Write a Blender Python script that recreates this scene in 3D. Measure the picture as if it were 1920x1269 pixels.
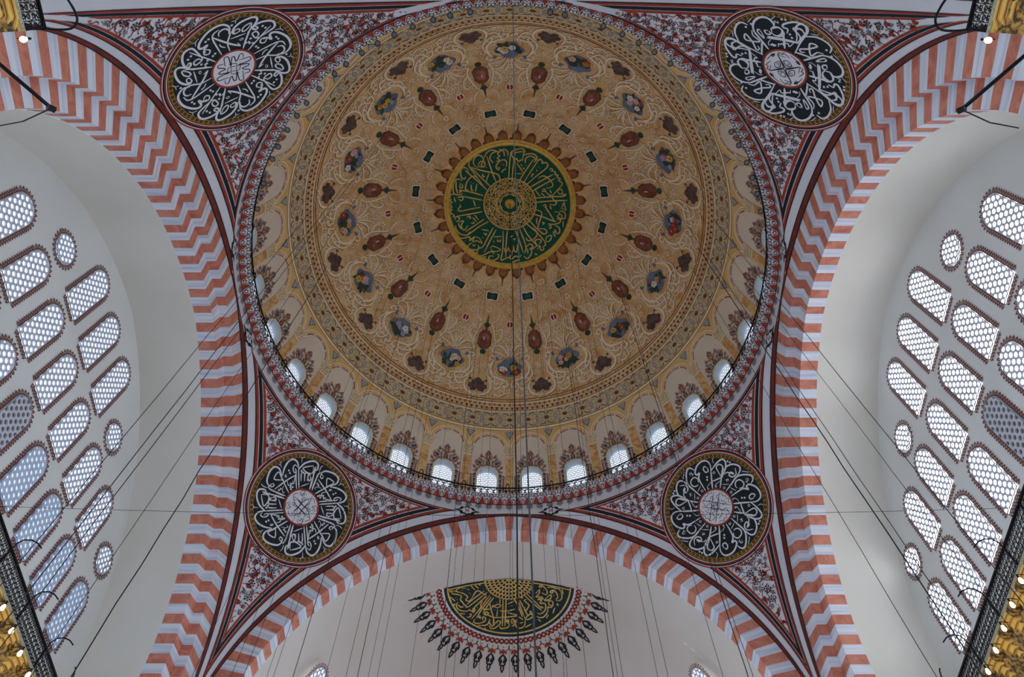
import bpy, math, random
from mathutils import Vector, Matrix
from math import sin, cos, pi, radians as rad, degrees as deg, sqrt, atan2, hypot

scene = bpy.context.scene
COL = scene.collection
for o in list(bpy.data.objects):
    bpy.data.objects.remove(o)

# ------------------------------------------------------------------ camera
CAM = Vector((0.150, -14.243, 1.6))
ELEV, ROLL, FPX = 1.12781, 0.0014, 1459.35
cam_d = bpy.data.cameras.new('camera')
cam = bpy.data.objects.new('camera', cam_d)
COL.objects.link(cam)
_v = Vector((0, cos(ELEV), sin(ELEV)))
_u = Vector((0, -sin(ELEV), cos(ELEV)))
_r = Vector((1, 0, 0))
_right = cos(ROLL) * _r + sin(ROLL) * _u
_up = -sin(ROLL) * _r + cos(ROLL) * _u
_m = Matrix((_right, _up, -_v)).transposed().to_4x4()
_m.translation = CAM
cam.matrix_world = _m
cam_d.sensor_width = 36.0
cam_d.lens = 36.0 * FPX / 1920.0
cam_d.clip_end = 300
scene.camera = cam

# ------------------------------------------------------------------ daylight
world = bpy.data.worlds.new('daylight')
scene.world = world
world.use_nodes = True
_bg = world.node_tree.nodes['Background']
_bg.inputs[0].default_value = (0.71, 0.845, 1.0, 1)
_bg.inputs[1].default_value = 1.0
scene.view_settings.view_transform = 'Standard'
scene.view_settings.look = 'None'
scene.view_settings.gamma = 1.0
scene.view_settings.use_curve_mapping = False
scene.view_settings.exposure = 1.52
PANE_LEFT, PANE_RIGHT, PANE_DOME, BULB = 0.85, 4.6, 0.55, 4.5

random.seed(7)

# ------------------------------------------------------------------ geometry constants (metres)
ZC, RD = 38.9, 13.9            # central dome: sphere centre height and radius
A_, C_, ZS, W_ = 12.91, 0.877, 22.68, 13.2   # arches: half span, pointed offset, springing, plane
RC = A_ + C_
ZR, RR = 37.45, 13.25          # ring under the cornice
ZCR = ZS + sqrt(RC * RC - C_ * C_)
TM = deg(math.acos(C_ / RC))   # crown angle of the pointed arch
XW = 17.25                     # window walls
Y0 = 16.6                      # half dome centre
FA = 1.17                      # front arch face height
SA, SB, SC_, SD = 1.26, 0.41, 0.87, 0.80   # side arch profile


# ------------------------------------------------------------------ materials
def lin(c):
    return tuple((x / 255 / 12.92) if x / 255 <= 0.04045 else ((x / 255 + 0.055) / 1.055) ** 2.4 for x in c) + (1,)


def mat(name, c, c2=None, scale=2.0, rough=0.75, metal=0.0, stretch=None, detail=4.0, lo=0.35, hi=0.65, dist=0.0, rnd=False, bump=0.0, spec=0.3):
    m = bpy.data.materials.new(name)
    m.use_nodes = True
    nt = m.node_tree
    b = nt.nodes['Principled BSDF']
    b.inputs['Roughness'].default_value = rough
    b.inputs['Metallic'].default_value = metal
    b.inputs['Specular IOR Level'].default_value = spec
    b.inputs['Base Color'].default_value = lin(c)
    if c2 is not None:
        tc = nt.nodes.new('ShaderNodeTexCoord')
        src = tc.outputs['Object']
        if rnd:
            oi = nt.nodes.new('ShaderNodeObjectInfo')
            mu = nt.nodes.new('ShaderNodeVectorMath'); mu.operation = 'SCALE'
            cb = nt.nodes.new('ShaderNodeCombineXYZ')
            for i in range(3):
                nt.links.new(oi.outputs['Random'], cb.inputs[i])
            nt.links.new(cb.outputs[0], mu.inputs[0]); mu.inputs['Scale'].default_value = 50
            ad = nt.nodes.new('ShaderNodeVectorMath'); ad.operation = 'ADD'
            nt.links.new(src, ad.inputs[0]); nt.links.new(mu.outputs[0], ad.inputs[1])
            src = ad.outputs[0]
        if stretch:
            mp = nt.nodes.new('ShaderNodeMapping')
            mp.inputs['Scale'].default_value = stretch
            nt.links.new(src, mp.inputs[0]); src = mp.outputs[0]
        nz = nt.nodes.new('ShaderNodeTexNoise')
        nz.inputs['Scale'].default_value = scale
        nz.inputs['Detail'].default_value = detail
        nz.inputs['Distortion'].default_value = dist
        nt.links.new(src, nz.inputs['Vector'])
        rp = nt.nodes.new('ShaderNodeValToRGB')
        rp.color_ramp.elements[0].position = lo; rp.color_ramp.elements[0].color = lin(c)
        rp.color_ramp.elements[1].position = hi; rp.color_ramp.elements[1].color = lin(c2)
        nt.links.new(nz.outputs['Fac'], rp.inputs[0])
        nt.links.new(rp.outputs[0], b.inputs['Base Color'])
        if bump:
            bp = nt.nodes.new('ShaderNodeBump'); bp.inputs['Strength'].default_value = bump
            nt.links.new(nz.outputs['Fac'], bp.inputs['Height'])
            nt.links.new(bp.outputs[0], b.inputs['Normal'])
    return m


def emit(name, c, s):
    m = mat(name, (200, 205, 210), rough=0.3)
    b = m.node_tree.nodes['Principled BSDF']
    b.inputs['Emission Color'].default_value = lin(c)
    b.inputs['Emission Strength'].default_value = s
    return m


M = dict(
    white=mat('white_plaster', (214, 214, 220), (204, 205, 212), 0.6),
    cream=mat('cream_plaster', (224, 221, 212), (217, 213, 203), 0.25),
    wall=mat('grey_white_plaster', (220, 221, 218), (212, 213, 210), 0.3),
    half=mat('pinkish_plaster', (208, 198, 188), (214, 206, 200), 0.2),
    ochre=mat('ochre_fresco', (198, 142, 78), (236, 202, 150), 1.3, detail=7, lo=0.3, hi=0.72, dist=0.6),
    band=mat('tan_fresco_band', (202, 176, 130), (216, 194, 150), 1.5),
    yellow=mat('yellow_ochre_fresco', (220, 176, 108), (230, 192, 130), 0.8),
    bay=mat('beige_fresco', (230, 214, 192), (220, 204, 182), 0.5),
    creamline=mat('cream_paint', (246, 230, 200), (236, 216, 180), 3),
    brownline=mat('brown_paint', (168, 114, 62), (146, 94, 48), 3),
    brown=mat('dark_brown_paint', (106, 84, 78), (80, 62, 60), 2.2, lo=0.4, hi=0.6),
    brownvein=mat('pale_brown_paint', (128, 96, 80)),
    black=mat('black_paint', (26, 28, 36)),
    disc=mat('black_green_paint', (22, 30, 34), (26, 36, 40), 1),
    red=mat('brick_red_paint', (160, 62, 44), (142, 50, 36), 1.5),
    darkred=mat('dark_red_paint', (120, 48, 36), (98, 38, 30), 2),
    gold=mat('gold_paint', (164, 122, 40), (140, 100, 30), 3),
    goldm=mat('gilt', (232, 196, 98), (212, 170, 66), 4, rough=0.42, metal=0.25, spec=0.5),
    goldtext=mat('gold_lettering', (232, 200, 124), (208, 164, 84), 1.2),
    green=mat('green_paint', (20, 92, 68), (16, 78, 58), 1.0),
    dgreen=mat('dark_green_paint', (28, 56, 54), (22, 46, 46), 1.0),
    emerald=mat('grey_green_paint', (58, 88, 74), (40, 64, 56), 3),
    leaf=mat('leaf_green_paint', (70, 82, 58), (48, 60, 48), 3),
    blue=mat('grey_blue_paint', (116, 128, 146), (96, 108, 128), 1.5),
    paleblue=mat('pale_blue_paint', (150, 166, 176)),
    pink=mat('pink_paint', (216, 168, 164)), ruby=mat('ruby_paint', (150, 40, 50)),
    petalw=mat('white_flower_paint', (228, 220, 212)), petaly=mat('yellow_flower_paint', (204, 166, 66)),
    petalr=mat('red_flower_paint', (172, 58, 50)), petall=mat('lilac_flower_paint', (158, 150, 186)),
    salmon=mat('salmon_paint', (206, 136, 106)), slate=mat('slate_paint', (74, 70, 84)), grey=mat('grey_paint', (150, 146, 150)),
    letter=mat('white_lettering', (220, 220, 226)),
    octred=mat('red_brown_jewel_paint', (120, 66, 52), (176, 118, 102), 2.0, lo=0.45, hi=0.7),
    tab=mat('brown_finial_paint', (156, 88, 40), (120, 64, 30), 3),
    colm=mat('painted_marble', (228, 190, 130), (196, 138, 84), 1.8, dist=1.5, detail=6, lo=0.4, hi=0.62),
    arcpink=mat('rose_marble_paint', (200, 148, 128), (160, 96, 84), 2.5),
    orange=mat('rose_marble', (210, 138, 116), (182, 106, 88), 1.7, dist=1.2, detail=8, lo=0.38, hi=0.68, rnd=True, rough=0.55),
    grey_marble=mat('grey_white_marble', (222, 226, 236), (184, 192, 210), 1.0, stretch=(0.25, 6.0, 0.25), detail=5, lo=0.42, hi=0.7, dist=0.3, rnd=True, rough=0.5),
    grille=mat('grille_plaster', (196, 198, 208), (186, 190, 202), 2),
    trimred=mat('maroon_paint', (108, 52, 46)),
    iron=mat('black_iron', (16, 18, 24), (22, 24, 30), 6, rough=0.5, metal=0.3),
    wire=mat('dark_wire', (34, 32, 36)),
    reveal=mat('white_reveal', (176, 184, 188)),
    stone=mat('pale_stone', (196, 190, 182), (182, 176, 168), 0.8),
    carpet=mat('red_carpet', (116, 98, 96), (108, 90, 88), 1.0, rough=0.95),
    gilt_wood=mat('gilded_cornice', (232, 204, 130), (218, 180, 96), 2.0, rough=0.45, metal=0.1),
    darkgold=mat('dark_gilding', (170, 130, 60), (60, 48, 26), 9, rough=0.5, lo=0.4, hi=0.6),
    lace=mat('pale_gilt_lace', (190, 184, 160), (160, 154, 130), 8),
    lamp_body=mat('dark_lamp_metal', (40, 44, 48), rough=0.4, metal=0.4), lens=mat('lamp_glass', (130, 138, 138), rough=0.15),
    blind=mat('blind_hole', (104, 98, 84)),
    pane_l=emit('daylit_glass_west', (222, 236, 255), PANE_LEFT),
    pane_l2=emit('daylit_glass_low', (150, 186, 240), PANE_LEFT * 0.55),
    pane_r=emit('daylit_glass_east', (250, 252, 255), PANE_RIGHT),
    pane_d=emit('daylit_glass_dome', (236, 244, 255), PANE_DOME),
    bulb=emit('lit_bulb', (255, 226, 160), BULB),
)


# ------------------------------------------------------------------ object helpers
def props(o, label=None, cat=None, group=None, kind=None):
    if label: o['label'] = label
    if cat: o['category'] = cat
    if group: o['group'] = group
    if kind: o['kind'] = kind
    return o


def empty(name, loc=(0, 0, 0), rz=0.0):
    o = bpy.data.objects.new(name, None)
    o.location = loc; o.rotation_euler = (0, 0, rz)
    o.empty_display_size = 0.2
    COL.objects.link(o)
    return o


def link(name, me, parent=None, loc=None, rot=None):
    o = bpy.data.objects.new(name, me)
    COL.objects.link(o)
    if parent is not None: o.parent = parent
    if loc is not None: o.location = loc
    if rot is not None: o.rotation_euler = rot
    return o


class MB:
    """collects faces; every face has a material key"""
    def __init__(self):
        self.v, self.f, self.m, self.keys = [], [], [], []

    def face(self, pts, key):
        if key not in self.keys: self.keys.append(key)
        n = len(self.v)
        self.v.extend(tuple(p) for p in pts)
        self.f.append(tuple(range(n, n + len(pts))))
        self.m.append(self.keys.index(key))

    def strip(self, rows, key, closed=False):
        """grid of points rows[i][j] sharing vertices"""
        if key not in self.keys: self.keys.append(key)
        k = self.keys.index(key)
        n = len(self.v); w = len(rows[0])
        for r in rows: self.v.extend(tuple(p) for p in r)
        for i in range(len(rows) - 1):
            for j in range(w if closed else w - 1):
                j2 = (j + 1) % w
                self.f.append((n + i * w + j, n + i * w + j2, n + (i + 1) * w + j2, n + (i + 1) * w + j)); self.m.append(k)

    def box(self, x0, x1, y0, y1, z0, z1, key, T=None):
        c = [Vector((x, y, z)) for z in (z0, z1) for y in (y0, y1) for x in (x0, x1)]
        if T: c = [T(p) for p in c]
        for q in ((0, 2, 3, 1), (4, 5, 7, 6), (0, 1, 5, 4), (2, 6, 7, 3), (0, 4, 6, 2), (1, 3, 7, 5)):
            self.face([c[i] for i in q], key)

    def tube(self, pts, r, key, n=4, caps=False):
        pts = [Vector(p) for p in pts]
        rows = []
        ref = Vector((0.31, 0.67, 0.13))
        for i, p in enumerate(pts):
            d = (pts[min(i + 1, len(pts) - 1)] - pts[max(i - 1, 0)]).normalized()
            a = d.cross(ref)
            if a.length < 1e-3: a = d.cross(Vector((1, 0, 0)))
            a.normalize(); b = d.cross(a)
            rr = r[i] if isinstance(r, (list, tuple)) else r
            rows.append([p + rr * (cos(2 * pi * k / n) * a + sin(2 * pi * k / n) * b) for k in range(n)])
        self.strip(rows, key, closed=True)
        if caps:
            self.face(rows[0], key); self.face(rows[-1][::-1], key)

    def mesh(self, name, smooth=False):
        me = bpy.data.meshes.new(name)
        me.from_pydata(self.v, [], self.f)
        for k in self.keys: me.materials.append(M[k])
        me.polygons.foreach_set('material_index', self.m)
        if smooth: me.polygons.foreach_set('use_smooth', [True] * len(self.f))
        me.update()
        return me

    def build(self, name, parent=None, smooth=False, **kw):
        o = link(name, self.mesh(name, smooth), parent)
        return props(o, **kw)


# ------------------------------------------------------------------ 2-D decoration helpers: every helper draws through a surface map f(s, t) -> Vector
def smooth_pts(p, sub=5, closed=False):
    n = len(p)
    if n < 3: return [p[0], ((p[0][0] + p[1][0]) / 2, (p[0][1] + p[1][1]) / 2), p[1]] if n == 2 else p
    out = []
    for i in range(n if closed else n - 1):
        if closed: a, b, c, d = p[(i - 1) % n], p[i], p[(i + 1) % n], p[(i + 2) % n]
        else: a, b, c, d = p[max(i - 1, 0)], p[i], p[i + 1], p[min(i + 2, n - 1)]
        for k in range(sub):
            t = k / sub; t2, t3 = t * t, t * t * t
            out.append(tuple(0.5 * (2 * b[q] + (c[q] - a[q]) * t + (2 * a[q] - 5 * b[q] + 4 * c[q] - d[q]) * t2 + (3 * b[q] - a[q] - 3 * c[q] + d[q]) * t3) for q in (0, 1)))
    out.append(out[0] if closed else p[-1])
    return out


def ribbon(mb, pts, w, f, key, taper=0.35, sub=5, closed=False, raw=False):
    if not raw: pts = smooth_pts(pts, sub, closed)
    n = len(pts)
    L, R = [], []
    for i, p in enumerate(pts):
        a, b = pts[max(i - 1, 0)], pts[min(i + 1, n - 1)]
        dx, dy = b[0] - a[0], b[1] - a[1]
        l = hypot(dx, dy) or 1e-6
        e = min(i, n - 1 - i) / max(n - 1, 1) * 2
        ww = w * 0.5 * (1 if closed or not taper else (taper + (1 - taper) * min(1, e * 2.2)))
        L.append(f(p[0] - dy / l * ww, p[1] + dx / l * ww)); R.append(f(p[0] + dy / l * ww, p[1] - dx / l * ww))
    mb.strip([L, R], key)


def poly(mb, pts, f, key):
    cx = sum(p[0] for p in pts) / len(pts); cy = sum(p[1] for p in pts) / len(pts)
    c = f(cx, cy); q = [f(*p) for p in pts]
    for i in range(len(q)): mb.face((c, q[i], q[(i + 1) % len(q)]), key)


def disc(mb, cx, cy, r, f, key, n=8, ry=None, a0=0.0):
    ry = ry or r
    poly(mb, [(cx + r * cos(a0 + 2 * pi * k / n), cy + ry * sin(a0 + 2 * pi * k / n)) for k in range(n)], f, key)


def annulus(mb, cx, cy, r0, r1, f, key, n=64, a0=0.0, a1=2 * pi, rings=1):
    for q in range(rings):
        q0, q1 = r0 + (r1 - r0) * q / rings, r0 + (r1 - r0) * (q + 1) / rings
        mb.strip([[f(cx + r * sin(a0 + (a1 - a0) * k / n), cy + r * cos(a0 + (a1 - a0) * k / n)) for k in range(n + 1)] for r in (q0, q1)], key)


def rot2(p, a):
    return (p[0] * cos(a) - p[1] * sin(a), p[0] * sin(a) + p[1] * cos(a))


def spiral(cx, cy, r, turns, a0, n=18, hand=1, shrink=0.15):
    return [(cx + r * (1 - (1 - shrink) * k / n) * cos(a0 + hand * turns * 2 * pi * k / n), cy + r * (1 - (1 - shrink) * k / n) * sin(a0 + hand * turns * 2 * pi * k / n)) for k in range(n + 1)]

# ------------------------------------------------------------------ traced lettering (centimetres on each surface)
STROKES = {
    'UL': '17,106,-157,114,-146,127,-149,135,-168,131,-199,112,-231,93,-245,77,-237,71,-212,73,-196|10,109,-152,104,-166,115,-172,125,-158,117,-147|11,73,-197,88,-216,101,-196,99,-175,88,-170,82,-188,87,-210|14,73,-197,52,-150,29,-105|11,73,-167,111,-120|6,66,-132,73,-133,70,-143,62,-142,66,-132|15,48,-112,85,-103,133,-98,185,-96|9,48,-112,71,-117|13,73,-74,109,-100,132,-140,159,-151,174,-141,177,-123,164,-110|12,187,-135,194,-110,179,-90,138,-68,92,-45|9,102,-80,121,-76,136,-82|18,136,-137,155,-161,186,-162,208,-142,222,-106,220,-61,207,-38,192,-39,181,-60,179,-38,164,-28|11,178,-39,155,-45,147,-29,163,-20,179,-33|11,94,-9,132,-9,169,-8,230,-7|12,169,-8,155,5,165,33,181,25,174,6,155,5|17,169,-8,199,-18,231,-25,247,-10,248,11,231,36,206,53,188,54,186,37,198,34,198,53|10,188,54,167,55,151,47|0,123,-40|0,124,-27|0,196,-84|0,199,-70|0,125,10|0,120,25|0,212,5|0,213,22|0,154,-173|0,11,-144|0,29,-141|0,35,-157|6,153,-213,156,-198,146,-186|6,156,-198,168,-185|6,237,-73,237,-54,223,-38|6,237,-54,248,-42',
    'ULc': '9,59,-13,73,1,66,11,46,4,32,4,47,25,40,32,19,18,5,8,35,47,25,61,8,45,-7,30|6,-34,-8,-7,12,15,-15',
    'UR': '15,-1,79,3,128,7,176|17,2,160,20,193,49,212,82,214,102,203,111,186,107,161,91,151|13,69,126,86,109,111,108,119,131,111,148,85,153,71,136|19,136,57,90,92,41,130|12,66,149,61,134,47,141,50,158,63,152|11,33,158,21,129,20,167,33,173,33,158|15,8,210,-7,232,-34,232,-70,207,-89,162|13,5,183,-11,162,-8,125,-55,159,-34,182,-37,139,-49,103,-36,98,-31,113|14,2,122,-22,98,-46,73|16,-42,69,-71,121,-88,158,-105,194,-129,202,-159,173,-169,125,-158,112,-144,123,-130,105|12,-65,111,-98,146,-136,144,-132,164,-108,177|14,-73,117,-112,65,-149,11|17,-76,44,-116,74,-152,101|10,-84,103,-76,69,-88,73,-95,62,-84,51,-99,51,-100,41,-105,35,-94,25|13,-160,46,-139,55,-136,77,-149,96,-167,90,-174,56|14,134,59,158,83,179,113,207,121,222,106,208,81,173,68,137,56|12,168,108,196,102,192,72|0,-105,109|0,-121,113|0,-7,206|0,-107,11|0,-114,5|0,-182,146|0,-190,134|0,24,207|0,39,84|0,33,91|7,-73,220,-92,195|7,48,227,15,219|7,143,191,114,186|7,134,170,129,160,123,175,115,164|6,44,114,21,105,15,91',
    'URc': '11,5,-26,17,41|11,4,-22,38,-33,69,-41|7,40,21,23,42,32,51,39,36,49,41,54,9|8,4,59,-10,53,6,51,8,57|8,41,-2,36,-25,16,-11,23,11,41,-2|6,33,-3,30,-14,22,-9|7,67,20,75,-10,75,-32,67,-16,75,-10',
    'LL': '12,-191,-3,-150,3,-110,12|12,-214,-36,-159,-18,-99,2|17,-194,-29,-209,-22,-233,-39,-226,-69,-193,-96,-164,-103,-147,-104|12,-207,-49,-177,-33,-161,-56,-165,-89,-190,-71,-209,-51|12,-127,-32,-152,-44,-161,-42,-155,-32|12,-155,-32,-144,-21,-131,-26,-141,-34|12,-116,-43,-143,-61,-158,-63,-157,-48|12,-105,-58,-136,-79,-150,-77,-143,-61|10,-122,-17,-83,-45|0,-150,-88|12,-151,-109,-110,-77,-71,-47|12,-139,-117,-98,-86,-61,-56|17,-148,-105,-171,-131,-171,-159,-144,-173,-105,-170,-68,-154|12,-64,-159,-43,-121,-21,-78|11,-153,-118,-153,-135,-134,-133,-121,-116,-130,-108,-139,-125|13,-115,-100,-64,-124,9,-149|11,-111,-101,-71,-81|10,-81,-97,-70,-86,-64,-99,-57,-88,-51,-104,-65,-119|0,-56,-78|0,-42,-78|0,-48,-86|0,-104,-132|0,-111,-144|7,-89,-141,-79,-147,-81,-136,-73,-142,-75,-131|17,-66,-156,-87,-190,-78,-217,-42,-222,2,-205,13,-178|11,-9,-176,-6,-163,8,-168,8,-179,-6,-177|12,-53,-142,-30,-182,-73,-183,-49,-142|0,-12,-124|0,-1,-128|6,-34,-121,-12,-114,-3,-100,-12,-100|12,2,-82,12,-123,23,-166,18,-186|12,16,-79,27,-119,59,-189|6,-219,-115,-202,-122,-184,-112|6,-202,-122,-204,-132|6,-129,-203,-110,-200,-100,-185|6,-110,-200,-98,-205|8,-241,-10,-225,-13,-204,-7',
    'LLc': '7,-25,-24,-17,-1,-6,53,9,75|7,-45,38,11,29,41,38|6,-53,-3,-64,-5,-59,-16,-47,-11,-54,-27,-70,-26,-76,-13,-65,6|6,-53,14,-35,15,-45,3,-53,11|6,-23,-28,-19,-43,-6,-34,-19,-25|6,-49,-35,-31,-51,-16,-46',
    'LR': '16,-165,108,-177,146,-180,183,-170,198,-152,197,-128,178,-106,141|13,-106,141,-137,169,-157,171,-168,157,-159,140,-110,136|13,-104,144,-110,113,-118,82|15,-165,108,-126,84,-87,62|7,-94,123,-95,103,-92,84,-83,80,-82,86,-90,85|6,-143,112,-151,110,-153,119,-145,120,-143,112|16,-165,108,-195,123,-223,117,-235,90,-230,58,-208,31,-193,34,-193,50,-173,31,-137,26,-100,25|12,-193,98,-205,91,-194,78,-175,81,-175,97,-192,100|0,-152,72|0,-140,64|6,-118,78,-114,52,-105,41,-96,41,-101,48|16,-221,35,-242,25,-246,5,-220,-20,-182,-36,-137,-25,-92,-12|12,-156,18,-177,24,-192,10,-184,-15,-164,-20,-148,-7,-148,11|7,-202,8,-209,19,-212,11,-219,14,-222,4,-209,2|8,-135,17,-120,-13|6,-104,5,-112,3,-114,12,-106,13,-104,5|16,-181,-38,-212,-50,-222,-71,-201,-99,-167,-110,-144,-102|13,-199,-77,-186,-50,-163,-48,-151,-67,-168,-74,-175,-57,-151,-85,-133,-84|7,-131,-43,-136,-54,-130,-55,-123,-48,-127,-57,-120,-59|8,-125,-30,-93,-51|6,-87,-35,-95,-36,-97,-28,-89,-27,-87,-35|0,-194,-116|0,-187,-128|7,-246,-15,-234,-28,-223,-39,-218,-36|14,-74,-43,-111,-82,-151,-123|6,-211,159,-204,146,-187,144',
    'LRc': '7,-42,90,-7,61,71,-13|7,-62,66,-6,17,49,-35|6,-43,80,-41,55,-15,58,-16,38|6,-78,51,-70,40,-82,27,-72,18,-76,4,-64,-1,-66,-18,-56,-21|6,2,37,22,22,9,8,-11,23|0,-55,35|0,-40,34|0,-45,14|0,-52,25',
    'MED': '-177,-126,-260,-252,-269,-273,-266,-300,-248,-315|-154,-99,-241,-187,-295,-240|-128,-120,-186,-180,-257,-257|-257,-260,-185,-233,-81,-204,-66,-156|-94,-156,-119,-226,-150,-330|-209,-255,-234,-272,-238,-304,-222,-332,-197,-339,-180,-325,-173,-301,-189,-270,-169,-259,-166,-291,-188,-297,-204,-281,-204,-263,-184,-257|-168,-322,-152,-354,-122,-372,-92,-368|-108,-284,-128,-306,-130,-327,-112,-353,-82,-363,-80,-342|-82,-342,-64,-365,-37,-376,-14,-360,-15,-331|-72,-376,-42,-363,-37,-331|-82,-342,-67,-331,-83,-318,-70,-305,-90,-292|-25,-257,-22,-289,-37,-305,-63,-299,-86,-273,-91,-252,-78,-236,-68,-249,-83,-255|-27,-243,-48,-230,-53,-214|-270,-231,-285,-253,-304,-259,-320,-244,-324,-213,-315,-186,-297,-182,-294,-195|-221,-186,-241,-198,-267,-183,-288,-152,-296,-121,-294,-105,-274,-104|-340,-108,-259,-87,-178,-60|-326,-64,-260,-47,-183,-28|-315,-170,-342,-182,-365,-168,-376,-137,-375,-94,-366,-78|-355,-167,-357,-125,-348,-82|-397,-53,-396,-75,-376,-81,-341,-73,-315,-80|-387,-47,-402,-38,-388,-26,-401,-12|-352,-55,-331,-59,-311,-47,-327,-33,-342,-44|-372,-57,-365,-25|-140,-210,-158,-158|-220,-144,-231,-88|-258,-140,-256,-103,-244,-97|-245,-31,-236,4|-328,-155,-332,-123,-314,-122,-318,-149|-183,-212,-176,-190,-165,-195|-260,-156,-258,-153|-245,-149,-241,-146|-55,-273,-52,-270|-44,-267,-40,-270|-108,-324,-104,-322|-157,-256,-154,-253|-320,-90,-330,-102,-336,-81|-9,-166,-4,-251,4,-342,16,-363,44,-376,79,-382,96,-366,87,-342,85,-305|14,-161,19,-241,27,-305,11,-336,16,-357|36,-342,29,-352,54,-358,89,-363|34,-305,44,-315,54,-294,74,-305,85,-300|90,-215,44,-284|58,-151,91,-210,155,-312|89,-337,124,-348,159,-344,177,-323,173,-302|102,-284,102,-311,124,-330,155,-325,168,-307,158,-288|84,-135,131,-216,185,-302,197,-311,213,-298,208,-285,236,-291,248,-276,237,-251,182,-201,112,-136|122,-109,203,-160,283,-211|146,-88,224,-139,299,-186|188,-180,213,-197,243,-191,269,-168,285,-142,275,-123,240,-113|260,-242,272,-253,282,-238,265,-234|282,-232,300,-228,296,-212,316,-208,311,-192,332,-185,320,-171,340,-162,343,-141,312,-101,282,-62|154,-41,277,-57,358,-67,373,-87|157,-12,268,-27,384,-40|215,-102,230,-108,235,-95,220,-91,217,-102|235,-97,256,-74,282,-60,288,-42,311,-22,299,-2,268,-6|319,-102,337,-114,350,-96,338,-79,322,-86,319,-102|350,-83,366,-71|171,-95,203,-56|208,-80,234,-60|45,-209,80,-211|142,-187,149,-206,159,-211|266,-104,277,-81|72,-273,80,-265|103,-267,106,-265|184,-260,187,-258|197,-252,201,-251|122,-306,125,-304|247,-138,250,-136|88,-252,93,-247,88,-243,84,-248|174,-238,179,-233,174,-230|359,-28,368,-10|-200,20,-272,30,-339,39,-346,15|-187,50,-262,62,-358,72|-177,103,-238,143,-301,181|-146,120,-212,154,-291,208|-113,160,-150,225,-184,286,-213,300|-94,176,-134,246,-177,327|-47,185,-47,269,-52,331,-60,382,-13,362|-18,185,-26,269,-29,362|-39,300,-29,331,-10,300|-388,-20,-401,-11,-389,6,-402,16,-389,27,-402,37,-390,53,-375,65,-383,75,-368,79|-338,-6,-331,10,-343,15|-366,108,-351,104,-340,84,-365,76,-371,97|-346,115,-315,106,-331,142,-311,170,-285,140|-369,134,-362,166,-337,194,-296,205,-270,183|-349,120,-336,152,-316,164|-350,198,-348,216,-317,224,-281,219,-270,235,-276,245,-244,221,-255,251,-224,248,-192,265,-213,228,-244,221|-260,261,-281,270,-287,291,-261,305,-224,307,-213,290,-219,279|-255,272,-245,280,-237,273|-213,300,-227,325,-214,349,-177,343,-135,324,-113,330,-116,342|-134,298,-119,288,-87,299,-63,315,-113,324,-132,303|-113,355,-140,354,-145,375,-119,383,-87,371,-76,351,-87,340|-198,360,-161,356|-240,-11,-233,13|-239,71,-214,107|-253,86,-227,119|-291,87,-278,77,-266,88,-276,96|-194,171,-144,183|-110,226,-55,223|-178,195,-165,211,-160,198|-84,242,-84,255,-66,255,-65,242|-189,223,-184,231|-113,252,-108,262|-333,244,-302,269|-396,92,-393,95|-393,106,-390,108|-307,243,-304,246|-264,123,-245,129,-248,116|158,34,215,53,203,112,191,165,230,200,251,188,240,168,198,165|150,66,213,82,296,109,312,106|238,15,270,61,302,109|225,10,235,-1,245,12,233,18|125,104,177,160,230,205|98,123,183,192,236,247|157,161,186,192,178,223,147,251|88,153,125,215,189,285|65,169,110,288,100,335|36,180,57,232,92,330|107,231,126,251,152,245|113,293,136,272,158,287,137,308,158,302,194,275|189,285,173,250,199,238,215,248,200,269|124,339,121,303|150,307,147,338,121,370,95,355|189,306,205,279,211,310,232,304,226,283|236,247,244,272,231,283|247,246,251,220,283,207,273,244,247,251|260,130,302,130,338,114,342,88,321,79,336,51,300,43|317,90,342,96,352,71,336,57|263,146,276,140,279,155,264,161|307,138,333,151,337,183,314,195|303,164,313,184,293,180|353,92,373,80,367,44,336,35|351,13,357,-14,376,27,340,14|293,186,311,216|23,284,31,320,47,325,52,279|-12,295,-1,321,20,326,25,289|-22,369,-1,362,15,341,-1,357,10,377,36,356,63,361,79,346|10,400,41,387,68,379|182,92,182,134|268,3,279,29|20,217,4,227|219,122,232,126,224,137|23,237,31,245,36,237|174,332,179,342,190,337|361,102,359,144|236,39,238,40|240,63,243,64|136,191,139,193|154,206,157,208',
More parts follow.
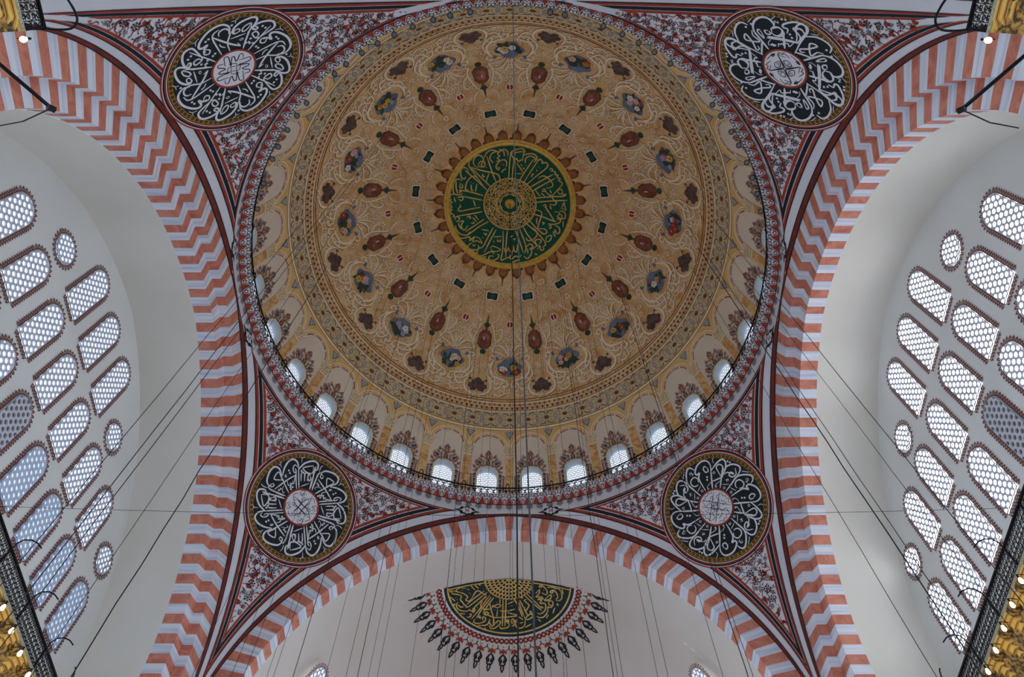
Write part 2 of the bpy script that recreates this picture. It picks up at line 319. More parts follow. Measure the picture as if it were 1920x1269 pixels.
    'HALF': '-246,31,-278,23,-299,30,-297,43,-267,61,-243,84,-237,100,-248,112,-232,125,-215,114|-301,40,-319,37,-322,52,-292,65,-272,83,-278,105,-265,128,-257,144,-241,161,-251,164|-215,114,-190,70,-173,66,-149,87,-129,102|-293,119,-302,134,-297,159,-274,180,-242,189,-225,178|-292,136,-278,154,-261,157|-141,71,-195,109,-243,145|-125,83,-179,125,-239,166|-129,106,-171,146,-209,181|-109,104,-142,150,-172,192,-218,244|-101,117,-130,156,-159,194,-189,243|-87,123,-122,170,-149,213|-165,165,-150,130,-129,114|-165,165,-147,191,-106,195|-110,160,-100,213,-90,250,-88,285|-229,182,-213,195,-196,193,-204,177,-213,195,-201,206|-243,226,-226,229,-217,212,-230,214|-189,239,-177,236,-164,247,-172,226|-198,247,-206,263,-190,275,-165,276,-140,267,-136,250,-152,239,-152,262|-182,289,-157,292,-128,291,-115,270,-111,257|-147,213,-139,230,-119,225,-127,211,-139,219,-106,240,-74,251,-12,249|-91,178,-69,189,-48,180,-57,167,-81,174,-89,183|-98,191,-91,169|-52,135,-52,162|-34,133,-36,217,-39,305|-16,140,-20,226,-24,305|-53,208,-32,213,-10,208|-65,198,-71,246|-115,296,-107,314,-82,314,-53,291,-53,274,-70,273,-70,286|-88,250,-93,293|-53,304,-45,320,-12,314|-115,274,-99,302,-74,277|-335,71,-309,107|-217,20,-195,54|-195,19,-173,49|-339,16,-331,36,-317,20|-326,122,-316,134,-310,122|-291,192,-254,205|-173,18,-161,30|-238,41,-226,48|-266,41,-264,44|-228,67,-226,70|-220,79,-218,81|-304,87,-302,89|-297,98,-295,101|-184,176,-181,178|-83,201,-81,203|-73,152,-70,154|-141,307,-137,316|173,33,185,25,183,38,171,36,185,23,210,46,218,69,210,85,186,75|153,86,175,55,170,88,154,110,186,104,195,117,178,115,166,127,187,124,179,148,204,144,212,162,205,195,180,217,164,211|234,56,250,49,247,65,234,60,254,43,275,66,280,89,268,102|217,34,242,23,266,28,287,27,300,54,301,89,285,110,268,107|203,121,239,77,236,109,203,125,236,121,252,125,249,150,228,144,232,124|253,149,241,165,225,164,221,201,202,232,177,240,162,233|192,165,184,176,200,173|86,104,138,154,188,193|96,91,146,139,188,180|60,139,89,196,111,239|56,153,73,206,94,258|19,113,48,171,78,246|101,133,87,141,114,166,110,185,94,209,89,182|131,210,122,206,127,220,139,214|94,263,119,256,139,236,127,224,106,239,98,258|139,186,143,222|36,265,41,304,66,316,91,298,94,267|57,247,82,263|-17,131,-19,217,-24,301|-25,131,24,131|-7,168,28,149|-9,213,36,199|-9,222,49,239,-5,249,-26,253|-13,275,-1,279,-5,266,-15,275,3,296,-9,314,-26,318|12,279,20,261,30,270,20,288,12,279|16,305,28,300,49,261|126,25,128,70|303,23,310,57|264,161,254,200|228,214,218,238|169,250,186,264|95,310,132,285|279,128,278,141,288,136|113,84,118,87,114,91|196,56,198,58|255,81,258,82|3,182,6,183|16,177,18,179|192,171,194,172|68,119,74,128,78,119|63,286,82,279',
}


# ------------------------------------------------------------------ surface maps
def domep(th, ph, off=0.0):
    """azimuth from +Y and polar angle (degrees); past 90 the drum is a cylinder"""
    t = rad(th); r = RD - off
    if ph <= 90:
        p = rad(ph)
        return Vector((r * sin(p) * sin(t), r * sin(p) * cos(t), ZC + r * cos(p)))
    return Vector((r * sin(t), r * cos(t), ZC - rad(ph - 90) * RD))


def dome_local(th0, ph0, off):
    k = deg(1 / (RD * sin(rad(ph0)))); k2 = deg(1 / RD)
    return lambda s, t: domep(th0 + s * k, ph0 - t * k2, off)      # t upwards, to the crown


def dome_polar(off):
    """plan coordinates about the crown (metres along the plan)"""
    def f(x, y):
        r = min(hypot(x, y), RD - 0.01)
        k = (RD - off) / RD
        return Vector((x * k, y * k, ZC + sqrt(RD * RD - r * r) * k))
    return f


def hh(z):
    return max(sqrt(max(RC * RC - (z - ZS) ** 2, 0)) - C_, 0)


def rho(z):
    if z < ZCR: return hypot(W_, hh(max(z, ZS)))
    return W_ + (RR - W_) * (z - ZCR) / (ZR - ZCR)


def pend_point(az, z, off=0.0):
    r = rho(z) - off
    return Vector((r * sin(az), r * cos(az), z))


def pend_frame(sx, sy, z0=33.7):
    al = atan2(sx, sy); dr = (rho(z0 + .05) - rho(z0 - .05)) / .1
    r0 = rho(z0)
    no = Vector((sin(al), cos(al), -dr)).normalized()
    e1 = Vector((cos(al), -sin(al), 0)); e2 = no.cross(e1)
    if e2.z < 0: e2 = -e2
    return Vector((r0 * sin(al), r0 * cos(al), z0)), no, e1, e2


def pend_local(sx, sy, off):
    P0, no, e1, e2 = pend_frame(sx, sy)
    g = 1 / Vector((1, 0, 0)).length
    def f(s, t):
        P = P0 + s * e1 + t * e2
        for _ in range(4):
            F = hypot(P.x, P.y) - rho(P.z)
            P = P - no * (F * 0.8)
        return P - no * off
    return f


def at_point(P, n, off):
    """flat little patch at P with inward normal n"""
    e1 = Vector((0, 0, 1)).cross(n)
    e1.normalize(); e2 = n.cross(e1)
    Q = P + n * off
    return lambda s, t: Q + s * e1 + t * e2


RCH = RC - FA
PSI0 = math.asin(C_ / RCH)


def halfp(b, s, off=0.0, sg=1):
    """half dome: azimuth b (radians, 0 = away from the centre) and arc length s from its crown"""
    ps = PSI0 + s / RCH; R_ = RCH - off
    r = max(R_ * sin(ps) - C_, 0)
    return Vector((r * sin(b), sg * (Y0 + r * cos(b)), ZS + R_ * cos(ps)))


def half_polar(off):
    return lambda x, y: halfp(atan2(x, y), hypot(x, y), off)


# ------------------------------------------------------------------ SETTING: floor and piers
m = MB(); m.box(-40, 40, -40, 40, -0.2, 0, 'carpet')
m.build('floor', label='red carpeted floor of the prayer hall far below', cat='floor', kind='structure')
for sx, sy, lab in ((-1, 1, 'left of the half dome'), (1, 1, 'right of the half dome'), (-1, -1, 'behind on the left'), (1, -1, 'behind on the right')):
    m = MB()
    xs = sorted((sx * 13.2, sx * XW)); ys = sorted((sy * 10.7, sy * Y0))
    m.box(xs[0], xs[1], ys[0], ys[1], 0, 20.9, 'stone')
    xs = sorted((sx * 11.74, sx * 13.2)); ys = sorted((sy * 13.2, sy * Y0))
    m.box(xs[0], xs[1], ys[0], ys[1], 0, ZS, 'stone')
    m.build('pillar', label='massive pale stone pier carrying the arches ' + lab, cat='pillar', kind='structure')

# ------------------------------------------------------------------ central dome
NB = 32
m = MB()
m.strip([[domep(360 * j / 192, 0.4 + (66 - 0.4) * i / 44) for j in range(192)] for i in range(45)], 'ochre', closed=True)
dome = m.build('ceiling', smooth=True, label='great central dome painted in ochre with flower medallions', cat='ceiling', kind='structure')
# drum with window openings: 32 bays
WH, WT, WB = 2.5, 78.6, 94.9
m = MB()
def arch_ph(d):
    return WT + WH - sqrt(max(WH * WH - d * d, 0))
for b in range(NB):
    t0 = 11.25 * b + 5.625
    for s in (-1, 1):
        cols = [s * x for x in (2.5, 3.5, 4.6, 5.625)]
        m.strip([[domep(t0 + c, 66 + (WB - 66) * k / 10) for k in range(11)] for c in cols], 'bay')
    cols = [WH * sin(pi / 2 * k / 6) for k in range(-6, 7)]
    m.strip([[domep(t0 + c, 66 + (arch_ph(c) - 66) * k / 5) for k in range(6)] for c in cols], 'bay')
drum = m.build('drum_wall', dome, smooth=True)


def outline_arch(w, h, n=14):
    r = w / 2
    return [(-r, 0), (r, 0)] + [(r * cos(pi * k / n), h - r + r * sin(pi * k / n)) for k in range(n + 1)]


def clip_poly(sub, clipp):
    out = sub
    for i in range(len(clipp)):
        a, b = clipp[i], clipp[(i + 1) % len(clipp)]
        if hypot(b[0] - a[0], b[1] - a[1]) < 1e-6: continue
        inp, out = out, []
        for j in range(len(inp)):
            p, q = inp[j - 1], inp[j]
            sp = (b[0] - a[0]) * (p[1] - a[1]) - (b[1] - a[1]) * (p[0] - a[0])
            sq = (b[0] - a[0]) * (q[1] - a[1]) - (b[1] - a[1]) * (q[0] - a[0])
            if (sp >= 0) != (sq >= 0):
                k = sp / (sp - sq); out.append((p[0] + k * (q[0] - p[0]), p[1] + k * (q[1] - p[1])))
            if sq >= 0: out.append(q)
        if len(out) < 3: return []
    return out


def area(p):
    return abs(sum(p[i - 1][0] * p[i][1] - p[i][0] * p[i - 1][1] for i in range(len(p)))) / 2


def window_meshes(outl, pitch, rh, depth, key, n=12):
    """pierced plaster grille with round glass panes; local x = along wall, z = up, y = away from the room"""
    xs = [p[0] for p in outl]; zs = [p[1] for p in outl]
    g = MB(); panes = []; dz = pitch * 0.866
    hexr = pitch / sqrt(3)
    r0 = int((min(zs)) / dz) - 2
    for j in range(r0, int(max(zs) / dz) + 3):
        for i in range(-8, 9):
            cx, cz = (i + 0.5 * (j % 2)) * pitch, (j + 0.25) * dz
            if cx < min(xs) - pitch or cx > max(xs) + pitch: continue
            circ = [(cx + rh * cos(2 * pi * k / n), cz + rh * sin(2 * pi * k / n)) for k in range(n)]
            hexa = []
            for k in range(n):
                a = 2 * pi * k / n
                d = ((a - pi / 6) % (pi / 3)) - pi / 6 if True else 0
                rr = hexr * cos(pi / 6) / cos(((a + pi / 6) % (pi / 3)) - pi / 6)
                hexa.append((cx + rr * cos(a), cz + rr * sin(a)))
            for k in range(n):
                k2 = (k + 1) % n
                q = clip_poly([circ[k], hexa[k], hexa[k2], circ[k2]], outl)
                if len(q) > 2: g.face([(p[0], 0, p[1]) for p in q], 'grille')
            pc = clip_poly(circ, outl)
            if len(pc) < 3 or area(pc) < 0.12 * pi * rh * rh: continue
            for k in range(len(pc)):
                a, b = pc[k], pc[(k + 1) % len(pc)]
                g.face([(a[0], 0, a[1]), (b[0], 0, b[1]), (b[0], depth, b[1]), (a[0], depth, a[1])], 'grille')
            full = area(pc) > 0.97 * area(circ)
            panes.append((full, (cx, cz), pc))
    return g, panes


# dome windows: reveal, grille and panes shared by all
wd_w, wd_h = 1.17, 3.16
g, panes = window_meshes(outline_arch(wd_w, wd_h), 0.22, 0.082, 0.04, 'pane_d', n=8)
dome_grille = g.mesh('grille')
pm = MB()
for full, c, pc in panes: pm.face([(p[0], 0.035, p[1]) for p in pc], 'pane_d')
dome_panes = pm.mesh('panes')
rv = MB()
bd = [(-0.60, -0.4)] + [(-0.60, 0.0)] + [(0.60 * cos(pi - pi * k / 14), 2.55 + 0.60 * sin(pi * k / 14)) for k in range(15)] + [(0.60, 0.0), (0.60, -0.4)]
rv.strip([[(x * 1.03, sqrt(RD * RD - max(0, z - 0.35) ** 2) - RD - 0.015, z + (0.03 if z > 2.5 else 0)) for x, z in bd], [(x * 0.985, 0.2, z) for x, z in bd]], 'reveal')
dome_reveal = rv.mesh('reveal', True)
WN = 0
SEEN_BAYS = [b for b in range(NB) if abs(((11.25 * b + 5.625 + 180) % 360) - 180) < 125]
for b in range(NB):
    t0 = 11.25 * b + 5.625
    if b not in SEEN_BAYS: pass
    P = domep(t0, 90)
    P.z = 38.55
    WN += 1
    a = ((t0 + 180) % 360) - 180
    e = empty('window_%d' % WN, P, -rad(t0))
    k = int(abs(a) // 11.25) + 1
    side = 'left' if a < 0 else 'right'
    ordn = ['first', 'second', 'third', 'fourth', 'fifth', 'sixth', 'seventh', 'eighth', 'ninth', 'tenth', 'eleventh', 'twelfth', 'thirteenth', 'fourteenth', 'fifteenth', 'sixteenth'][k - 1]
    props(e, 'small arched dome window with pierced grille, %s %s of the middle above the half dome' % (ordn, side), 'window', 'windows around the foot of the dome', 'structure')
    link('reveal', dome_reveal, e)
    go = link('grille', dome_grille, e, (0, 0.16, -0.06))
    po = link('panes', dome_panes, e, (0, 0.16, -0.06)); props(po, kind='stuff')

# ------------------------------------------------------------------ painted dome decoration
def decor(name, fn, parent=None, **kw):
    mb = MB(); fn(mb)
    return mb.build(name, parent or dome, **kw)


def ring(mb, ph0, ph1, off, key, n=192, steps=1):
    mb.strip([[domep(360 * j / n, ph0 + (ph1 - ph0) * i / steps, off) for j in range(n)] for i in range(steps + 1)], key, closed=True)


def acanthus(mb, f, cx, cy, size, ang, hand):
    """a painted C scroll with a shadow stroke and leaf barbs"""
    pts = spiral(0, 0, size, 1.15, 0, 14, hand, 0.22)
    tail = [(size + size * 0.1 * k, -hand * size * 0.42 * k) for k in (3, 2, 1)]
    pts = [(p[0], p[1]) for p in tail] + pts
    q = [(cx + rot2(p, ang)[0], cy + rot2(p, ang)[1]) for p in pts]
    ribbon(mb, [(x + 0.025, y - 0.025) for x, y in q], size * 0.18, f, 'brownline', 0.2, 2)
    f2 = f
    ribbon(mb, q, size * 0.27, f2, 'creamline', 0.15, 2)


def scroll_field(mb):
    rnd = random.Random(11)
    base = []
    occupied = [(0, 47, 1.25, 0.85), (11.25, 52.5, 0.85, 0.75), (11.25, 39.3, 0.5, 1.9), (0, 34.3, 0.3, 0.3), (11.25, 26.7, 0.55, 0.5)]
    tries = 0
    while len(base) < 62 and tries < 20000:
        tries += 1
        ph = rnd.uniform(21.5, 56.0); th = rnd.uniform(0.3, 11.0)
        k = RD * rad(1)
        ok = True
        for (t_, p_, a, b) in occupied:
            dx = (th - t_) * k * sin(rad(ph)); dy = (ph - p_) * k
            if (dx / a) ** 2 + (dy / b) ** 2 < 1: ok = False
        for (t_, p_, *_x) in base:
            dx = (th - t_) * k * sin(rad(ph)); dy = (ph - p_) * k
            if hypot(dx, dy) < 0.3: ok = False
        if ok: base.append((th, ph, rnd.uniform(0.11, 0.23), rnd.uniform(0, 6.28), rnd.choice((-1, 1))))
    for s in range(16):
        for (th, ph, sz, an, hd_) in base:
            for mir in (1, -1):
                f = dome_local(22.5 * s + mir * th, ph, 0.015)
                if mir > 0: acanthus(mb, f, 0, 0, sz, an, hd_)
                else: acanthus(mb, f, 0, 0, sz, pi - an, -hd_)
        # big frames around the cartouches
        DTH, DPH = 0, 47
        f = dome_local(22.5 * s, 47, 0.015)
        for mir in (1, -1):
            for pts, w in (([(0.1, -1.0), (0.55, -0.86), (1.08, -0.62), (1.3, -0.2), (1.22, 0.3), (0.98, 0.6)], 0.13), ([(1.35, 0.15), (1.5, -0.45), (1.2, -0.95), (0.75, -1.2), (0.3, -1.1)], 0.09),
                           ([(0.98, 0.62), (1.28, 0.8), (1.42, 0.6), (1.28, 0.45)], 0.09), ([(0.2, -1.0), (0.1, -1.3), (0.3, -1.42), (0.42, -1.25)], 0.09),
                           ([(0.1, 0.75), (0.3, 1.2), (0.7, 1.55), (1.1, 1.5)], 0.1), ([(0.05, 0.8), (0.12, 1.3), (0.35, 1.75)], 0.09), ([(0.25, 0.75), (0.7, 1.0), (1.2, 1.1), (1.5, 1.35)], 0.08)):
                ribbon(mb, [(mir * x + 0.04, y - 0.04) for x, y in pts], w * 0.9, f, 'brownline')
                ribbon(mb, [(mir * x, y) for x, y in pts], w * 1.1, dome_local(22.5 * s + DTH, DPH, 0.022), 'creamline')
        DTH, DPH = 11.25, 52.5
        f = dome_local(22.5 * s + 11.25, 52.5, 0.015)
        for mir in (1, -1):
            for pts, w in (([(0.05, -0.78), (0.45, -0.72), (0.8, -0.45), (0.88, 0.0), (0.7, 0.4)], 0.12), ([(0.72, 0.42), (1.0, 0.6), (1.15, 0.35), (0.98, 0.25)], 0.08), ([(0.1, -0.8), (0.35, -1.05), (0.55, -0.9)], 0.08), ([(0.9, -0.1), (1.3, -0.25), (1.6, 0.1), (1.75, 0.6)], 0.09), ([(1.1, -0.6), (1.5, -0.75), (1.9, -0.5)], 0.09)):
                ribbon(mb, [(mir * x + 0.04, y - 0.04) for x, y in pts], w * 0.9, f, 'brownline')
                ribbon(mb, [(mir * x, y) for x, y in pts], w * 1.1, dome_local(22.5 * s + DTH, DPH, 0.022), 'creamline')
        DTH, DPH = 11.25, 39.3
        f = dome_local(22.5 * s + 11.25, 39.3, 0.015)
        for mir in (1, -1):
            for pts, w in (([(0.55, -0.9), (0.75, -0.2), (0.62, 0.5), (0.4, 1.1)], 0.09), ([(0.75, -0.2), (1.05, 0.1), (1.2, 0.6), (1.0, 0.85), (0.85, 0.65)], 0.09), ([(0.4, 1.2), (0.8, 1.5), (0.95, 2.0)], 0.08)):
                ribbon(mb, [(mir * x + 0.03, y - 0.03) for x, y in pts], w * 0.9, f, 'brownline')
                ribbon(mb, [(mir * x, y) for x, y in pts], w * 1.1, dome_local(22.5 * s + DTH, DPH, 0.022), 'creamline')


props(decor('painted_scrollwork', scroll_field), kind='stuff')

FL = ['petalw', 'petalr', 'pink', 'petaly', 'petall']
for s in range(16):
    rnd = random.Random(100 + s)
    th0 = 22.5 * s
    def cart(mb):
        f = dome_local(th0, 46.9, 0.03); f2 = dome_local(th0, 46.9, 0.045); f3 = dome_local(th0, 46.9, 0.06)
        out = []
        for k in range(28):
            a = 2 * pi * k / 28
            r = 1 + 0.07 * cos(6 * a) + 0.09 * cos(4 * a + .4) - 0.10 * max(0, sin(a)) ** 4
            out.append((0.76 * r * cos(a), 0.68 * r * sin(a) + 0.02))
        poly(mb, out, f, 'blue')
        for mir in (1, -1):
            poly(mb, [(mir * 0.74, 0.5), (mir * 0.86, 0.72), (mir * 1.04, 0.7), (mir * 0.98, 0.46)], f, 'blue')
        for k in range(22):
            x = rnd.uniform(-0.6, 0.6); y = rnd.uniform(-0.56, 0.2) * (1 - 0.4 * abs(x))
            a = rnd.uniform(0, 6.28); l = rnd.uniform(0.18, 0.34)
            poly(mb, [(x + rot2(p, a)[0], y + rot2(p, a)[1]) for p in ((-l, 0), (-l * .3, l * .45), (l, 0), (-l * .3, -l * .45))], f2, 'leaf')
        for k in range(5):
            x = rnd.uniform(-0.55, 0.55); y = rnd.uniform(-0.4, 0.2); key = rnd.choice(FL); r = rnd.uniform(0.11, 0.19)
            for q in range(5): disc(mb, x + r * 0.7 * cos(q * 1.257), y + r * 0.7 * sin(q * 1.257), r * 0.62, f3, key, 6)
            disc(mb, x, y, r * 0.35, dome_local(th0, 46.9, 0.07), 'petaly' if key != 'petaly' else 'petalr', 5)
    decor('flower_cartouche', cart)
for s in range(16):
    rnd = random.Random(300 + s)
    th0 = 22.5 * s + 11.25
    def cart(mb):
        f = dome_local(th0, 52.6, 0.03); f2 = dome_local(th0, 52.6, 0.045)
        out = [(0.0, 0.42), (0.14, 0.36), (0.3, 0.2), (0.42, 0.22), (0.4, 0.05), (0.58, -0.02), (0.62, -0.2), (0.46, -0.28), (0.4, -0.45), (0.16, -0.42), (0.0, -0.3), (-0.16, -0.42), (-0.4, -0.45), (-0.46, -0.28), (-0.62, -0.2), (-0.58, -0.02), (-0.4, 0.05), (-0.42, 0.22), (-0.3, 0.2), (-0.14, 0.36)]
        poly(mb, [(x * 1.05, y * 1.2) for x, y in out], f, 'brown')
        for mir in (-1, 1): disc(mb, mir * 0.55, 0.32, 0.1, f, 'brown', 5)
        for k in range(4):
            x = rnd.uniform(-.3, .3); ribbon(mb, [(x - .2, rnd.uniform(-.3, .1)), (x, rnd.uniform(-.2, .2)), (x + .2, rnd.uniform(-.3, .1))], 0.03, f2, 'brownvein')
    decor('brown_cartouche', cart)
    def pendant(mb):
        f = dome_local(th0, 39.3, 0.03); f2 = dome_local(th0, 39.3, 0.045); f3 = dome_local(th0, 39.3, 0.06)
        def octa(k): return [(k * x, k * y) for x, y in ((0.22, 0.66), (0.46, 0.36), (0.46, -0.36), (0.22, -0.66), (-0.22, -0.66), (-0.46, -0.36), (-0.46, 0.36), (-0.22, 0.66))]
        poly(mb, octa(1.0), f, 'brown'); poly(mb, octa(0.84), f2, 'tab'); poly(mb, octa(0.6), f3, 'octred')
        disc(mb, -0.06, 0.08, 0.06, dome_local(th0, 39.3, 0.075), 'pink', 7, 0.16)
        disc(mb, 0, -0.86, 0.2, f, 'leaf', 8); disc(mb, 0, -0.86, 0.1, f2, 'emerald', 6)
        disc(mb, 0, 0.74, 0.11, f, 'tab', 7); disc(mb, 0, 1.02, 0.2, f, 'leaf', 8); disc(mb, 0, 1.02, 0.11, f2, 'emerald', 6)
        for mir in (-1, 1): disc(mb, mir * 0.2, 1.06, 0.07, f, 'brown', 5)
        poly(mb, [(-0.09, 1.2), (0.09, 1.2), (0.015, 1.78), (-0.015, 1.78)], f, 'brown')
    decor('jewel_pendant', pendant)
    def grn(mb):
        f = dome_local(th0, 26.7, 0.03); f2 = dome_local(th0, 26.7, 0.02); f3 = dome_local(th0, 26.7, 0.045)
        o = [(0.2, 0.25), (0.38, 0.22), (0.36, 0.08), (0.36, -0.1), (0.3, -0.25), (0.0, -0.2), (-0.3, -0.25), (-0.36, -0.1), (-0.36, 0.08), (-0.38, 0.22), (-0.2, 0.25), (0, 0.2)]
        poly(mb, [(x * 1.22, y * 1.25) for x, y in o], f2, 'creamline'); poly(mb, o, f, 'dgreen'); poly(mb, [(x * .6, y * .6) for x, y in o], f3, 'emerald')
    decor('green_jewel', grn)
for s in range(16):
    th0 = 22.5 * s
    def rubyf(mb):
        f = dome_local(th0, 34.4, 0.03); f2 = dome_local(th0, 34.4, 0.02)
        disc(mb, 0, 0, 0.27, f2, 'creamline', 10)
        for mir in (-1, 1): poly(mb, [(mir * 0.03, 0.2), (mir * 0.15, 0.16), (mir * 0.2, 0), (mir * 0.15, -0.17), (mir * 0.03, -0.2)], f, 'ruby')
    decor('ruby_jewel', rubyf)


def bands(mb):
    ring(mb, 60.3, 66.0, 0.012, 'band', steps=3)
    for a, b, k in ((57.2, 57.45, 'brownline'), (57.5, 57.9, 'creamline'), (60.0, 60.2, 'brownline'), (60.2, 60.55, 'creamline'), (65.3, 65.55, 'brownline'), (65.6, 66.2, 'creamline'), (66.2, 66.35, 'brownline'), (58.7, 58.85, 'creamline'), (56.4, 56.7, 'brownline')):
        ring(mb, a, b, 0.03, k)
    for k in range(224):
        th = 360 * k / 224
        f = dome_local(th, 58.3, 0.03); poly(mb, [(-0.07, 0.1), (0.07, 0.1), (0.05, -0.1), (-0.05, -0.1)], f, 'brownline')
        f = dome_local(th + 0.8, 59.4, 0.03); poly(mb, [(-0.08, 0.1), (0.08, 0.1), (0.03, -0.1), (-0.03, -0.1)], f, 'brown')
    for k in range(64):
        for mir in (-1, 1):
            f = dome_local(5.625 * k, 62.9, 0.03)
            ribbon(mb, [(mir * 0.22, 0.1), (mir * 0.38, 0.34), (mir * 0.58, 0.22), (mir * 0.46, 0.05)], 0.05, f, 'grey', sub=3)
            ribbon(mb, [(mir * 0.22, -0.1), (mir * 0.4, -0.36), (mir * 0.6, -0.2), (mir * 0.44, -0.06)], 0.05, f, 'grey', sub=3)
            ribbon(mb, [(mir * 0.05, 0.28), (mir * 0.2, 0.45), (mir * 0.5, 0.46)], 0.06, f, 'slate', sub=3)
            ribbon(mb, [(mir * 0.05, -0.28), (mir * 0.2, -0.46), (mir * 0.5, -0.47)], 0.06, f, 'slate', sub=3)
            disc(mb, mir * 0.3, 0.0, 0.05, f, 'brownline', 5)
            disc(mb, mir * 0.33, 0.58, 0.04, f, 'brownline', 4); disc(mb, mir * 0.33, -0.6, 0.04, f, 'brownline', 4)
        f = dome_local(5.625 * k + 2.8, 62.9, 0.03)
        annulus(mb, 0, 0, 0.08, 0.13, f, 'grey', 8)


props(decor('lattice_band', bands), kind='stuff')
stud = MB()
f = lambda s, t: Vector((s, t, 0))
disc(stud, 0, 0, 0.15, f, 'brown', 10, 0.11)
annulus(stud, 0, 0, 0.13, 0.19, lambda s, t: Vector((s, t * 0.75, 0.004)), 'brownline', 10)
stud_me = stud.mesh('stud')
for k in range(64):
    th = 5.625 * k
    P = domep(th, 62.9, 0.04)
    n = (Vector((0, 0, ZC)) - P).normalized()
    e1 = Vector((cos(rad(th)), -sin(rad(th)), 0)); e2 = n.cross(e1)
    o = link('stud', stud_me, dome)
    mm = Matrix((e1, e2, n)).transposed().to_4x4(); mm.translation = P
    o.matrix_world = mm

# painted arcade around the drum
def arcade(mb):
    for b in range(NB):
        tc = 11.25 * b; tw = tc + 5.625
        f = lambda x, y, tw=tw, o=0.015: domep(tw + x, y, o)
        # spandrel ground
        top = [(-5.625 + 11.25 * k / 16, 66.1) for k in range(17)]
        def av(r, n=16):  # arch curve about (0,72.1)
            return [(-r * cos(pi * k / n) * 1.06, 72.1 - r * sin(pi * k / n)) for k in range(n + 1)]
        ar = av(5.0)
        mb.strip([[f(*p) for p in top], [f(max(-5.625, min(5.625, p[0])), p[1]) for p in ar]], 'yellow')
        for r0, r1, key, o in ((5.05, 4.8, 'creamline', .02), (4.8, 4.35, 'yellow', .02), (4.35, 4.2, 'creamline', .03), (4.2, 3.75, 'bay', .02), (3.75, 3.65, 'creamline', .03)):
            g_ = lambda x, y, o=o, tw=tw: domep(tw + x, y, o)
            mb.strip([[g_(*p) for p in av(r0)], [g_(*p) for p in av(r1)]], key)
        g_ = lambda x, y, tw=tw: domep(tw + x, y, 0.03)
        for a0, a1 in ((14, 50), (58, 92), (98, 126), (134, 168)):
            mb.strip([[g_(-r * cos(rad(a0 + (a1 - a0) * k / 5)) * 1.06, 72.1 - r * sin(rad(a0 + (a1 - a0) * k / 5))) for k in range(6)] for r in (4.16, 3.74)], 'arcpink')


decor('painted_arcade', arcade)
cm = [MB(), MB(), MB()]
for b in range(NB):
    tc = 11.25 * b
    def colf(mb):
        f = lambda x, y: domep(tc + x, y, 0.03)
        mb.strip([[f(x, 75 + 19.5 * k / 8) for k in range(9)] for x in (-1.02, -0.4, 0.4, 1.02)], 'colm')
        g_ = lambda x, y: domep(tc + x, y, 0.04)
        for y0_, y1_ in ((74.8, 75.2), (89, 89.5)): mb.strip([[g_(-1.15, y0_), g_(1.15, y0_)], [g_(-1.15, y1_), g_(1.15, y1_)]], 'creamline')
    col = decor('painted_column', colf)
    def capf(mb):
        f = lambda x, y: domep(tc + x, y, 0.03); g_ = lambda x, y: domep(tc + x, y, 0.045)
        poly(mb, [(-1.05, 74.9), (1.05, 74.9), (1.35, 73.2), (1.75, 72.2), (1.5, 71.7), (-1.5, 71.7), (-1.75, 72.2), (-1.35, 73.2)], f, 'band')
        for mir in (-1, 1):
            for x, y in ((0.4, 74.2), (1.0, 74.0), (0.5, 73.1), (1.2, 72.7), (1.5, 72.2), (0.0, 72.6)):
                disc(mb, mir * x, y, 0.28, g_, 'creamline', 6, 0.36)
                disc(mb, mir * x + 0.12, y + 0.15, 0.14, lambda a, c: domep(tc + a, c, 0.055), 'brownline', 5)
    decor('capital', capf, col)
    def trif(mb):
        f = lambda x, y: domep(tc + x, y, 0.035); g_ = lambda x, y: domep(tc + x, y, 0.045)
        poly(mb, [(-1.35, 66.9), (1.35, 66.9), (0, 69.1)], f, 'slate'); poly(mb, [(-1.1, 67.05), (1.1, 67.05), (0, 68.8)], g_, 'paleblue')
    decor('blue_triangle', trif)
# flower wreath over each dome window (painted)
wre = MB()
def wreath(mb, f, f2):
    rnd = random.Random(5)
    def leafy(x, z, aa, l, key):
        for mir in (-1, 1):
            q = [rot2(k, aa) for k in ((-l * .55, -l * .05), (-l * .1, l * .4), (l * .75, l * .16), (l * .3, -l * .08), (0.0, -l * .32))]
            poly(mb, [(mir * (x + k[0]), z + k[1]) for k in q], f, key)
            ribbon(mb, [(mir * (x + rot2(k, aa)[0]), z + rot2(k, aa)[1]) for k in ((-l * .6, -l * .05), (-l * .1, l * .5), (l * .85, l * .26))], 0.045, f2, 'slate', sub=2)
    keys = ['salmon', 'slate', 'yellow', 'salmon', 'grey', 'arcpink']
    for ri, r in enumerate((0.84, 1.08, 1.32, 1.54, 1.74)):
        for k in range(7):
            a = rad(90 - (k + (ri % 2) * .5) * 13.5)
            if a < 0.02 or r > 0.98 + 0.8 * sin(a) ** 2: continue
            leafy(r * cos(a) * 0.93, -0.85 + r * sin(a), a + rnd.uniform(-.7, .7), rnd.uniform(.2, .26), keys[(k * 2 + ri * 3) % 6])
    for k in range(7):
        for x in (0.74, 0.92):
            leafy(x, -0.95 - 0.22 * k - (0.1 if x > .8 else 0), -1.5 + rnd.uniform(-.5, .5), 0.19, keys[(k * 3 + int(x * 10)) % 6])
    for k in range(8):
        a = k * pi / 4; poly(mb, [(0.05 * cos(a + .5), 0.42 + 0.05 * sin(a + .5)), (0.24 * cos(a), 0.42 + 0.24 * sin(a)), (0.05 * cos(a - .5), 0.42 + 0.05 * sin(a - .5))], f, 'paleblue')
    ribbon(mb, [(0, 0.68), (0.12, 0.8), (0, 0.94), (-0.12, 0.8), (0, 0.68)], 0.05, f2, 'slate', raw=True)
